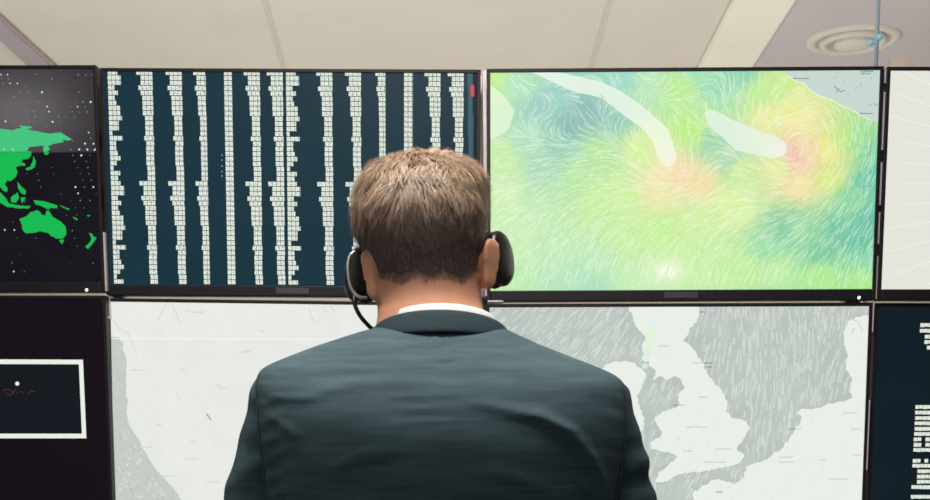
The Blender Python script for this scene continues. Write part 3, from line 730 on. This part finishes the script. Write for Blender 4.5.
def face(p):
    """nose, brow, eye sockets, mouth and chin pushed into the front of the head"""
    if p.y < 1.60: return p
    x = p.x-FC; z = p.z; g = lambda cx, cz, sx, sz: math.exp(-((x-cx)/sx)**2-((z-cz)/sz)**2)
    ze = zz(232, HY); zn = zz(258, HY); zm = zz(278, HY); zc = zz(300, HY); d = 0
    d += .024*g(0, zn+.004, .010, .012)+.012*g(0, (ze+zn)/2, .007, .02)+.005*g(.012, zn, .006, .006)+.005*g(-.012, zn, .006, .006)
    d += .005*g(0, ze+.018, .045, .007)-.008*g(.031, ze, .014, .010)-.008*g(-.031, ze, .014, .010)
    d += .006*g(0, zm+.003, .02, .004)+.006*g(0, zm-.006, .018, .004)-.004*g(0, zm-.001, .024, .0022)+.008*g(0, zc, .018, .012)
    return Vector((p.x, p.y+d, p.z))
rings = [[face(p) for p in r] for r in rings]
top = rings[-1]; cc = sum(top, Vector())/len(top)
for f, dz in ((.8, .0035), (.5, .007), (.2, .009)): rings.append([cc+(p-cc)*f+Vector((0, 0, dz)) for p in top])
loft(bm, rings)
# ears
def ear(px, py, s, Y, tilt, ds=1, lean=4):
    c = P(px, py, Y); seg = 20
    prof = [(-.030, .004, .003), (-.027, .010, .0045), (-.018, .0135, .005), (-.006, .0155, .005), (.008, .018, .0055), (.020, .0175, .0055), (.028, .013, .005), (.032, .006, .003)]
    rr = []
    for z, dep, th in prof:
        dep *= ds
        ring = []
        for k in range(seg):
            a = 2*PI*k/seg; ly = dep*math.cos(a); lx = th*math.sin(a)+.004*(ly/dep)**2
            v = Vector((s*lx, -ly, z*1.03)); v = Matrix.Rotation(-s*math.radians(tilt), 3, 'Z') @ v; v = Matrix.Rotation(s*math.radians(lean), 3, 'Y') @ v
            ring.append(c+v)
        rr.append(ring)
    loft(bm, rr)
    tube(bm, [c+Vector((-s*.014, .006, .010)), c+Vector((0, .004, .004))], [.010, .007], 10, round_ends=True)
    tube(bm, [c+Vector((-s*.012, .006, -.012)), c+Vector((0, .002, -.014))], [.009, .006], 10, round_ends=True)
ear(371.5, 276, -1, 1.520, 40, .72, 9); ear(489, 265, 1, 1.535, 36)
# trunk and limbs, one tapered chain after another, fused below by the voxel surface
SX = -.03
def chain(pts, r): tube(bm, pts, r, 16, round_ends=True)
for z0, w, d in ((1.05, .15, .085),): pass
tr = [(.56, .155, .11), (.62, .16, .115), (.70, .15, .105), (.80, .15, .105), (.90, .165, .11), (.98, .175, .105), (1.04, .16, .09), (1.08, .12, .07), (1.11, .07, .055)]
loft(bm, [sring(SX, 1.53+(.04 if z < .7 else .01), z, w, d, d, 2.3, 40) for z, w, d in tr])
HANDS = []
for s in (-1, 1):
    sh = Vector((SX+s*.165, 1.53, 1.03)); el = Vector((SX+s*.245, 1.63, .78)); wr = Vector((SX+s*.15, 1.865, .70))
    chain([sh, sh.lerp(el, .5), el], [.052, .045, .038]); chain([el, el.lerp(wr, .4), wr], [.038, .036, .026])
    hp = Vector((SX+s*.135, 1.935, .685))        # palm centre, resting on the thigh
    loft(bm, [sring(wr.x+(hp.x-wr.x)*t, 0, 0, w, th, th, 2.4, 16) and [Vector((wr.x+(hp.x-wr.x)*t+w*math.cos(2*PI*k/16), wr.y+(1.97-wr.y)*t, wr.z-.012*t+th*math.sin(2*PI*k/16))) for k in range(16)] for t, w, th in ((0, .026, .02), (.25, .031, .018), (.55, .039, .016), (.85, .042, .014), (1, .040, .012))])
    for i, (off, L) in enumerate(((-.030, .072), (-.010, .082), (.010, .077), (.030, .060))):
        b0 = Vector((hp.x-s*off*1.05, 1.955, .692)); out = -s*off*.25
        chain([b0, b0+Vector((out*.3, L*.45, .004)), b0+Vector((out*.8, L*.8, -.010)), b0+Vector((out, L, -.024))], [.0098, .0092, .0084, .0075])
    t0_ = Vector((hp.x-s*.026, 1.90, .685))      # thumb leaves the inner side of the palm
    chain([t0_, t0_+Vector((-s*.026, .028, -.003)), t0_+Vector((-s*.036, .058, -.012))], [.0125, .0105, .0085])
    hip = Vector((SX+s*.085, 1.57, .565)); kn = Vector((SX+s*.13, 2.0, .575)); an = Vector((SX+s*.13, 1.97, .10))
    chain([hip, hip.lerp(kn, .5), kn], [.08, .072, .055]); chain([kn, kn.lerp(an, .35), an], [.052, .052, .036]); chain([an+Vector((0, -.02, -.045)), an+Vector((0, .14, -.06))], [.032, .028])
for f in bm.faces: f.normal_update()
body = bake(bm, [('REMESH', dict(mode='VOXEL', voxel_size=.0038)), ('SMOOTH', dict(factor=.5, iterations=4))], 'body', [M['skin']], person)
kid(body)
ze = zz(232, HY)
for s in (-1, 1):
    bm = bmesh.new(); bmesh.ops.create_uvsphere(bm, u_segments=20, v_segments=14, radius=.0115, matrix=Matrix.Translation((FC+s*.031, 1.645, ze)))
    kid(obj('eye', bm, M['eye'], None, True))

# --- hair: cap plus strands
hair_bot = [(0, zz(281, 1.475)), ]
def hairline(x, y):
    """lowest z of hair at a point of the scalp"""
    yb = 1.48; t = (y-yb)/.10
    z = zz(280, 1.48)
    if y > 1.505: z += (min(y, 1.545)-1.505)*.75
    if y > 1.545: z += (y-1.545)*1.3
    return z+.003*math.sin(x*180)
def cap_rings():
    R = []; z0 = zz(286, 1.48)
    for k in range(46):
        z = z0+(zt-z0)*k/45; off = .0012+.0035*min(1, (z-z0)/.06)
        R.append(head_ring(z, 80, off))
    t = R[-1]; c = sum(t, Vector())/len(t)
    for f, dz in ((.8, .003), (.5, .006), (.2, .0075), (.02, .008)): R.append([c+(p-c)*f+Vector((0, 0, dz)) for p in t])
    return R
R = cap_rings(); bm = bmesh.new(); V = [[bm.verts.new(p) for p in r] for r in R]
roots = []
for a, b, ra, rb in zip(V, V[1:], R, R[1:]):
    n = len(a)
    for i in range(n):
        j = (i+1) % n; c = (ra[i]+ra[j]+rb[i]+rb[j])/4
        if c.z > hairline(c.x, c.y)+.010:
            f = bm.faces.new((a[i], a[j], b[j], b[i]))
for v in [v for v in bm.verts if not v.link_faces]: bm.verts.remove(v)
capm = bpy.data.meshes.new('hair'); 
hv, hf, hc = [], [], []
bm.verts.index_update()
for v in bm.verts: hv.append(tuple(v.co))
CAPC = lin((92, 74, 70))
for f in bm.faces: hf.append([v.index for v in f.verts]); hc.append([CAPC]*len(f.verts))
bm.free()
zmax = zt+.010; crown = Vector((FC+.012, 1.535, zmax))
NS = 34000; made = 0
zlo = zz(288, 1.48)
def scalp(u, th):
    """u 0..1 from nape to crown, th angle around"""
    m = u*(len(R)-1); i = min(int(m), len(R)-2); t = m-i; n = len(R[0]); q = th/(2*PI)*n; j = int(q) % n; s = q-int(q)
    a = R[i][j].lerp(R[i][(j+1) % n], s); b = R[i+1][j].lerp(R[i+1][(j+1) % n], s); return a.lerp(b, t)
cen = Vector((FC, 1.565, zz(225, HY)))
CA, CB, CD = (np.array(c) for c in ((142, 116, 96), (216, 190, 162), (134, 112, 110)))
while made < NS:
    u = random.random()**.8; th = random.uniform(0, 2*PI)
    if u > .92 and random.random() > (1.02-u)*6: continue
    p = scalp(u, th)
    if p.z < hairline(p.x, p.y)+.012*random.random()**2: continue
    if p.y > 1.60 and random.random() < .5: continue
    du = scalp(min(u+.01, .999), th)-p; dt = scalp(u, (th+.02) % (2*PI))-p
    nrm = dt.cross(du)
    if nrm.length < 1e-9: continue
    nrm.normalize()
    if nrm.dot(p-cen) < 0: nrm = -nrm
    # combed: away from the crown whorl, over the top to the front-left, down the back and sides
    away = p-crown; away -= nrm*away.dot(nrm)
    if away.length < 1e-5: continue
    away.normalize(); side = nrm.cross(away)
    h = (p.z-zlo)/(zmax-zlo)
    cell = noise.noise(p*38)*1.9+noise.noise(p*120)*2.2; swirl = (.75*h*h+.15)
    d = (away+side*(cell*.75+swirl*.6)).normalized()
    d.z -= .35*(1-h); d.normalize()
    L = (.007+.020*max(0, min(1, (h-.25)/.4)))*random.uniform(.6, 1.25)
    if p.z < hairline(p.x, p.y)+.016: L *= .6
    lift = (.14+.5*max(0, h-.3))*random.uniform(.4, 1.5)
    if random.random() < .02: lift *= 1.9; L *= 1.15
    wv = noise.noise(p*55+Vector((5, 0, 0)))
    K = 4; pts = []; q = p-nrm*.001; dd = (d+nrm*lift*1.6).normalized()
    for k in range(K+1):
        pts.append(q.copy()); q = q+dd*(L/K); dd = (dd-nrm*lift*.55+side*wv*.16+Vector((0, 0, -.05))).normalized()
    w0 = random.uniform(.00028, .00052)
    
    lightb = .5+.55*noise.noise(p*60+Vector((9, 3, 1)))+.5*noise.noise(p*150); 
    hh = max(0, min(1, (h-.30)/.45)); mixc = CD*(1-hh)+CA*hh; t = random.random()**1.6*(.25+.75*hh)*(.35+.9*lightb); t = min(1, t)  # highlights painted into the strands, paler towards the crown
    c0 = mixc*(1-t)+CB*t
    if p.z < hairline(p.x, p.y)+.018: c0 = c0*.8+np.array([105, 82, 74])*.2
    cl = lin(c0)
    b = len(hv)
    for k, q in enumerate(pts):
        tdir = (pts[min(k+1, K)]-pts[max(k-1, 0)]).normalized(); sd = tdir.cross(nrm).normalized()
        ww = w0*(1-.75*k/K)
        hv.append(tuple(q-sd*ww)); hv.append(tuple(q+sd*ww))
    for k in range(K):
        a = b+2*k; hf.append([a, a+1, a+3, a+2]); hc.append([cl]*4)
    made += 1
# a few stray wisps at the crown
for k in range(26):
    x = random.uniform(-.012, .05); q = Vector((FC+x, 1.55+random.uniform(-.03, .02), zmax-.006)); dd = Vector((random.uniform(-1, .9), random.uniform(-.4, .2), random.uniform(.5, .9))).normalized()
    L = random.uniform(.010, .026); b = len(hv)
    for m in range(6):
        ww = .00022*(1-m/7); hv.append((q.x-ww, q.y, q.z)); hv.append((q.x+ww, q.y, q.z)); q = q+dd*(L/5); dd = (dd+Vector((.12, 0, -.22))).normalized()
    for m in range(5):
        a = b+2*m; hf.append([a, a+1, a+3, a+2]); hc.append([lin((90, 68, 58))]*4)
capm.from_pydata(hv, [], hf)
at = capm.color_attributes.new('hue', 'FLOAT_COLOR', 'CORNER')
arr = np.ones((len(capm.loops), 4), dtype=np.float32); arr[:, :3] = np.array([c for f in hc for c in f], dtype=np.float32); at.data.foreach_set('color', arr.ravel())
kid(mesh_obj('hair', capm, None, [M['hair']], True))

# --- shirt collar
def band(name, m, rings_spec, parent, a0=-1.95, a1=1.95, seg=60, thick=.0018, sub=0):
    """band around the neck: rows of (cx, cy, rx, ry, z_back, z_side, z_front); angle 0 = back"""
    bm = bmesh.new(); rows = []
    for cx, cy, rx, ry, zbk, zsd, zfr in rings_spec:
        r = []
        for k in range(seg+1):
            a = a0+(a1-a0)*k/seg; t = abs(a)
            c = math.cos(a); z = zsd+(zbk-zsd)*max(0, c)**1.2+(zfr-zsd)*max(0, -c)
            r.append(Vector((cx+rx*math.sin(a), cy-ry*math.cos(a), z)))
        rows.append(r)
    loft(bm, rows, cap=False, closed=False)
    bmesh.ops.recalc_face_normals(bm, faces=bm.faces[:])
    return bake(bm, [('SOLIDIFY', dict(thickness=thick, offset=0)), ('SUBSURF', dict(levels=1, render_levels=1))], name, [m], parent)
scx = xx(441, 312)
shirt = band('shirt', M['shirt'], [(scx, 1.527, .0668, .064, zz(303.0, 1.463), zz(319, 1.527), zz(335, 1.58)), (scx, 1.527, .0695, .067, zz(308, 1.46), zz(325, 1.527), zz(341, 1.58)), (scx, 1.528, .074, .071, zz(322, 1.458), zz(336, 1.527), zz(352, 1.59))], None)
bm = bmesh.new()
loft(bm, [sring(SX, 1.54, z, w, d, d, 2.4, 40) for z, w, d in ((.60, .160, .118), (.8, .155, .108), (.95, .172, .111), (1.02, .172, .10), (1.07, .13, .08), (1.095, .078, .066))], cap=False)
sb = obj('shirt_body', bm, M['shirt'], None, True); kid(shirt); sb.parent = shirt

# --- jacket
JT = [(326, 384, 500, .052, 2.2), (330, 370, 507, .060, 2.2), (335, 353, 517, .068, 2.25), (340, 338, 528, .074, 2.3), (346, 320, 541, .081, 2.35), (352, 304, 556, .087, 2.4), (358, 289, 571, .092, 2.5), (364, 275, 586, .097, 2.6), (369, 266, 598, .101, 2.7), (374, 261.5, 609, .105, 2.8), (380, 259.5, 618, .108, 2.9), (388, 259, 623, .115, 3.0), (400, 259.5, 624.5, .121, 3.0), (420, 261, 625, .127, 3.0), (445, 263.5, 623, .130, 3.0), (470, 266.5, 619.5, .130, 3.0), (500, 270, 614, .128, 3.0), (540, 276, 607, .126, 2.9), (590, 284, 598, .132, 2.8), (640, 290, 592, .13, 2.7), (700, 286, 598, .132, 2.6), (780, 276, 610, .14, 2.5), (850, 270, 615, .145, 2.5)]
JR = []
for py, xl, xr, d, n in JT:
    JR.append((zz(py), (xx(xl, py)+xx(xr, py))/2, (xx(xr, py)-xx(xl, py))/2, d, n))
JR.sort(key=lambda t: t[0])
JZ0, JZ1 = max(JR[0][0], .50), JR[-1][0]
FOLDS = [ # photo-pixel polylines of soft folds on the back: points, height (m), width px
    ([(500, 412), (540, 416), (572, 432), (592, 458), (606, 486), (614, 510)], .0065, 5),
    ([(470, 402), (505, 408), (545, 410)], .002, 4), ([(300, 396), (350, 384), (400, 378), (444, 380)], .0018, 6), ([(262, 392), (285, 398), (320, 398)], .002, 4),
    ([(262, 412), (282, 424), (300, 440)], .0018, 4), ([(380, 352), (420, 362), (444, 363)], .0015, 5), ([(396, 396), (425, 396), (446, 394)], .0012, 3), ([(396, 408), (425, 410), (447, 407)], .0012, 3), ([(400, 424), (428, 420), (447, 422)], .001, 3),
    ([(560, 366), (585, 380), (600, 400)], .0015, 6), ([(330, 470), (360, 455), (400, 452)], .001, 6), ([(480, 470), (520, 478), (560, 500)], .0014, 7), ([(575, 480), (595, 490), (606, 505)], .003, 4)]
def seg_d(px, py, pl):
    best = 1e9; tt = 0; n = len(pl)-1
    for i in range(n):
        (x1, y1), (x2, y2) = pl[i], pl[i+1]; L = (x2-x1)**2+(y2-y1)**2
        t = max(0, min(1, ((px-x1)*(x2-x1)+(py-y1)*(y2-y1))/L)); dd = math.hypot(px-x1-t*(x2-x1), py-y1-t*(y2-y1))
        if dd < best: best = dd; tt = (i+t)/n
    return best, tt
def wrinkle(p):
    X, Y = project(p.x, p.y, p.z); h = 0
    for pl, amp, w in FOLDS:
        if not (min(q[0] for q in pl)-25 < X < max(q[0] for q in pl)+25): continue
        d, t = seg_d(X, Y, pl); h += amp*math.exp(-(d/w)**2)*min(1, 4*t+.15, 4*(1-t)+.15)
    sx = 443+(Y-330)*.04; h -= .003*math.exp(-((X-sx)/1.3)**2); h += .0012*math.exp(-((X-sx+5)/4)**2)
    h += .0014*noise.noise(Vector((p.x*14, 0, p.z*24)))+.0016*noise.noise(Vector((p.x*5, 3, p.z*8)))
    if Y > 395 and X < 300: h += .001*math.sin((Y+X*.5)*.32)*math.exp(-((X-268)/14)**2)
    if X > 585: h += .0008*math.sin((Y-X*.4)*.30)*math.exp(-((X-618)/12)**2)
    return h
bm = bmesh.new(); rings = []; N = 150
for k in range(N+1):
    z = JZ0+(JZ1-JZ0)*(k/N)**.8
    cx, w, d, n = interp(JR, z)
    hunch = .016*math.exp(-((z-1.02)/.09)**2)
    r = sring(cx, PY, z, w, d+hunch, d*1.0, n, 160)
    r2 = []
    for p in r:
        if p.y < PY:
            g = (PY-p.y)/(d+.02); p = Vector((p.x, p.y-wrinkle(p)*g*1.3, p.z))
        r2.append(p)
    rings.append(r2)
loft(bm, rings, cap=False)
# slope the top closed around the neck
jk = obj('jacket', bm, M['jacket'], None, True); kid(jk)
# sleeves
def sleeve(s):
    if s < 0: out = [(366, 276), (371, 265), (377, 257.5), (386, 253), (400, 249.5), (420, 245.5), (440, 240.5), (460, 234.5), (480, 229), (500, 223.5), (530, 217), (580, 210), (640, 206)]
    else: out = [(374, 604), (379, 615), (386, 625.5), (396, 630), (410, 633), (425, 637), (440, 642), (455, 647), (470, 648.5), (485, 651.5), (500, 656), (530, 663), (580, 672), (640, 678)]
    bm = bmesh.new(); rr = []; rad = [(366, .012), (371, .026), (377, .038), (386, .048), (400, .055), (420, .058), (460, .060), (500, .061), (560, .062), (640, .060)]
    ys = [out[0][0]+(out[-1][0]-out[0][0])*(k/90)**1.15 for k in range(91)]
    for y in ys:
        ox = interp(out, y)[0]; r = interp(rad, y if s < 0 else max(366, y-8))[0]; Yc = 1.535+max(0, (y-400))*.00035
        c = P(ox, y, Yc)+Vector((-s*r, 0, 0)); ring = []
        for k in range(56):
            a = 2*PI*k/56; w = 1
            bl = .0022*math.sin(y*.19+2*math.cos(a))*math.exp(-((y-465)/38)**2) if s > 0 else .0010*math.sin(y*.14+3*math.cos(a))
            bl += .002*noise.noise(Vector((math.cos(a)*2, math.sin(a)*2, y*.05)))
            ring.append(c+Vector(((r+bl)*math.cos(a), (r*1.06+bl)*math.sin(a), 0)))
        rr.append(ring)
    # forearm part swings forward to the cuff
    last = sum(rr[-1], Vector())/56; wr = Vector((SX+s*.152, 1.855, .702)); el = last+Vector((0, .02, -.035))
    path = catmull([last, el+Vector((0, .03, -.005)), el.lerp(wr, .5), wr], 8)
    for i, c in enumerate(path[2:]):
        t = (i+1)/(len(path)-2); r = .060*(1-t)+.037*t
        d = (path[min(i+3, len(path)-1)]-path[i+1]).normalized(); a1 = Vector((1, 0, 0)); b1 = d.cross(a1).normalized()*-1; a1 = b1.cross(d)*-1
        e1 = Vector((1, 0, 0)); e1 = (e1-d*e1.dot(d)).normalized(); e2 = e1.cross(d)
        if e2.y < 0 and i < 3: pass
        ring = []
        for k in range(56):
            a = 2*PI*k/56; ring.append(c+e1*r*math.cos(a)+(-e2 if e2.dot(Vector((0, 1, 1))) < 0 else e2)*r*math.sin(a))
        rr.append(ring)
    loft(bm, rr, cap=False)
    o = obj('sleeve', bm, M['jacket'], None, True); o.parent = jk
sleeve(-1); sleeve(1)
for s in (-1, 1):
    path = []
    for k in range(40):
        t = k/39; py = (376 if s < 0 else 386)+t*130
        z = zz(py); cx, w, d, n = interp(JR, z); hunch = .016*math.exp(-((z-1.02)/.09)**2); a = .34
        x = w*math.cos(a)**(2/n); y = (d+hunch)*math.sin(a)**(2/n)
        p = Vector((cx+s*x, PY-y, z)); g = y/(d+.02); p.y -= wrinkle(p)*g*1.3; path.append(p+Vector((s*.0002, 0, 0)))
    bm = bmesh.new(); tube(bm, path, .0008, 8); o = obj('shoulder_seam', bm, M['jacket_dark'], None, True); o.parent = jk
# collar
jcx = xx(440, 320)
col = band('collar', M['collar'], [(jcx, 1.528, .0745, .0700, zz(311.5, 1.455), zz(329, 1.528), zz(338, 1.59)), (jcx, 1.528, .0775, .0745, zz(309.8, 1.452), zz(328, 1.528), zz(338, 1.59)), (jcx, 1.528, .0815, .0790, zz(312, 1.448), zz(330, 1.528), zz(341, 1.59)), (jcx, 1.528, .0865, .0850, zz(321, 1.441), zz(335, 1.528), zz(347, 1.60)),
     (jcx, 1.528, .0915, .0905, zz(330.5, 1.435), zz(341, 1.528), zz(354, 1.60)), (jcx, 1.528, .0905, .0895, zz(332, 1.437), zz(343, 1.528), zz(356, 1.60))], None, thick=.0028)
col.parent = jk
# trousers and shoes
for s in (-1, 1):
    bm = bmesh.new(); hip = Vector((SX+s*.085, 1.52, .575)); kn = Vector((SX+s*.13, 2.0, .578)); an = Vector((SX+s*.13, 1.97, .10))
    tube(bm, catmull([hip, hip.lerp(kn, .5), kn+Vector((0, -.02, 0)), kn+Vector((0, .015, -.06)), kn.lerp(an, .5)+Vector((0, .01, 0)), an+Vector((0, 0, -.01))], 6), [.098-.0012*i for i in range(31)], 24)
    kid(obj('trouser_leg', bm, M['trouser'], None, True))
    bm = bmesh.new(); fx = SX+s*.13
    loft(bm, [[Vector((fx+w*math.cos(2*PI*k/20), y, .004+h*(.5+.5*math.sin(2*PI*k/20)))) for k in range(20)] for y, w, h in ((1.89, .012, .05), (1.90, .036, .085), (1.95, .042, .11), (2.0, .044, .10), (2.06, .048, .08), (2.12, .050, .062), (2.16, .042, .05), (2.19, .018, .03))])
    kid(obj('shoe', bm, M['shoe'], None, True))

# --- headset
hs = empty('headset', (FC, 1.55, zz(230, HY))); tag(hs, 'black over-ear headset with silver-rimmed ear cup and boom microphone worn by the person', 'headset')
HB = Vector(hs.location)
def cup(px, py, Y, s, yaw, tilt, silver, hgt=.036, thick=.026):
    c = P(px, py, Y)-HB
    Rm = Matrix.Rotation(math.radians(tilt), 3, 'Y') @ Matrix.Rotation(math.radians(yaw), 3, 'Z')
    ax = Rm @ Vector((s, 0, 0)); e1 = Rm @ Vector((0, 1, 0)); e2 = Rm @ Vector((0, 0, 1))
    def lat(prof, seg=48):
        bm = bmesh.new(); loft(bm, [[c+ax*h+(e1*math.cos(2*PI*k/seg)*.86+e2*math.sin(2*PI*k/seg))*r for k in range(seg)] for h, r in prof]); return bm
    H = hgt
    obj('cushion', lat([(-.016, H*.55), (-.017, H*.78), (-.014, H*.92), (-.008, H*.98), (-.002, H*.95), (.001, H*.85)]), M['cushion'], hs, True)
    cp = obj('ear_cup', lat([(-.001, H*.86), (.001, H*.93), (.005, H*.95), (.009, H*.93), (.0125, H*.84), (.015, H*.6), (.016, H*.25), (.016, .001)]), M['hs_black'], hs, True)
    if silver:
        rp = [c+ax*.0075+(e1*math.cos(2*PI*k/60)*.86+e2*math.sin(2*PI*k/60))*H*.965 for k in range(61)]
        bm = bmesh.new(); tube(bm, rp, .0022, 8, cap=False); r_ = obj('rim', bm, M['hs_silver'], cp, True); r_['label'] = 'silver rim'
    else:
        bm = bmesh.new(); bmesh.ops.create_uvsphere(bm, u_segments=10, v_segments=8, radius=.0016, matrix=Matrix.Translation(c-e1*H*.80+ax*.006+e2*.006)); obj('button', bm, M['hs_silver'], cp, True)
    return c, ax, e1, e2
L_ = cup(361.5, 275, 1.585, -1, 30, 5, False, .0370)
R_ = cup(496.5, 259.5, 1.585, 1, -28, -7, False, .0370)
arc = catmull([P(x, y, Y)-HB for x, y, Y in ((355, 251.5, 1.552), (350.5, 255, 1.549), (348.3, 262, 1.548), (348, 272, 1.547), (349.5, 283, 1.547), (352.5, 291, 1.547), (358, 296.5, 1.547), (366, 297.5, 1.55))], 6)
bm = bmesh.new(); tube(bm, arc, .0019, 8, round_ends=True); o = obj('silver_arc', bm, M['hs_silver'], hs, True); o['label'] = 'silver arc round the left ear cup'
# headband over the front of the crown
zc_ = zt-HB.z
tl = L_[0]-L_[1]*.004+Vector((.004, .018, .014)); tr_ = R_[0]-R_[1]*.004+Vector((-.004, .018, .014))
bp = catmull([tl, Vector((-.069, .088, tl.z+.016)), Vector((-.068, .098, zc_-.055)), Vector((-.045, .105, zc_-.024)), Vector((0, .108, zc_-.014)), Vector((.045, .105, zc_-.024)), Vector((.068, .098, zc_-.055)), Vector((.069, .088, tr_.z+.016)), tr_], 8)
bm = bmesh.new(); rr = []
for i, p in enumerate(bp):
    d = (bp[min(i+1, len(bp)-1)]-bp[max(i-1, 0)]).normalized(); e = Vector((0, 1, 0)); e = (e-d*e.dot(d)).normalized(); n_ = d.cross(e)
    rr.append([p+e*.010*math.copysign(abs(math.cos(a))**.5, math.cos(a))+n_*.003*math.copysign(abs(math.sin(a))**.5, math.sin(a)) for a in [2*PI*k/16 for k in range(16)]])
loft(bm, rr); obj('headband', bm, M['hs_black'], hs, True)
mic = [P(355, 292, 1.565)-HB, P(354.5, 303, 1.556)-HB, P(359, 314, 1.553)-HB, P(366, 323, 1.558)-HB, P(374, 329.5, 1.575)-HB, P(385, 330, 1.62)-HB, P(400, 322, 1.67)-HB, P(412, 315, 1.695)-HB]
bm = bmesh.new(); tube(bm, catmull(mic, 8), .0027, 10); boom = obj('microphone_boom', bm, M['hs_black'], hs, True)
bm = bmesh.new(); tube(bm, [mic[-1]+Vector((-.006, -.002, -.002)), mic[-1]+Vector((.010, .004, .003))], [.006, .007], 12, round_ends=True); obj('microphone', bm, M['cushion'], boom, True)

# --- stool under the person
st = empty('office_stool', (SX, 1.56, 0)); tag(st, 'round dark fabric office stool under the seated person', 'stool')
obj('seat', lathe([(.19, .42), (.20, .43), (.20, .452), (.185, .468), (.10, .473), (.01, .474)]), M['fabric'], st, True)
obj('gas_lift', lathe([(.028, .08), (.028, .25), (.018, .25), (.018, .42)], 24), M['chrome'], st, True)
for k in range(5):
    a = 2*PI*k/5+.3; e = Vector((math.cos(a)*.26, math.sin(a)*.26, .06)); bm = bmesh.new(); tube(bm, [(0, 0, .095), e], [.024, .015], 12); lg = obj('leg', bm, M['hs_black'], st, True)
    bm = bmesh.new(); tube(bm, [e+Vector((-.012, 0, -.032)), e+Vector((.012, 0, -.032))], .028, 20); obj('castor', bm, M['hs_black'], lg, True)

# ------------------------------------------------------------------ light
w = bpy.data.worlds.new('world'); bpy.context.scene.world = w; w.use_nodes = True
bgn = w.node_tree.nodes['Background']; bgn.inputs[0].default_value = (*lin((222, 236, 252)), 1); bgn.inputs[1].default_value = .22
def area(name, loc, target, sx, sy, power, col=(255, 246, 232)):
    l = bpy.data.lights.new(name, 'AREA'); l.shape = 'RECTANGLE'; l.size = sx; l.size_y = sy; l.energy = power; l.color = lin(col)
    o = bpy.data.objects.new(name, l); C.objects.link(o); o.location = loc
    o.rotation_euler = (Vector(target)-Vector(loc)).to_track_quat('-Z', 'Y').to_euler(); return o
area('ceiling_fill', (0, 4.3, 1.2), (0, 5.6, HC), 6, .8, 54, (255, 253, 250))  # unseen light added behind the monitors to brighten the ceiling
area('ceiling_fill_far', (0, 7.2, 1.0), (0, 6.6, HC), 6, .8, 39, (255, 253, 250))  # second unseen light, brightens the far ceiling
area('unseen_top_light', (-.15, 1.25, 2.74), (-.05, 1.5, 1.0), 1.2, .9, 86, (255, 250, 242))  # unseen light overhead, added for highlights on hair and shoulders
area('unseen_rear_light', (-1.2, -1.0, 2.7), (-.05, 1.5, 1.1), 1.0, .8, 11, (255, 250, 242))  # unseen weak light from behind the camera onto the person's back
sc = bpy.context.scene
sc.view_settings.view_transform = 'Standard'; sc.view_settings.look = 'None'; sc.view_settings.exposure = 0
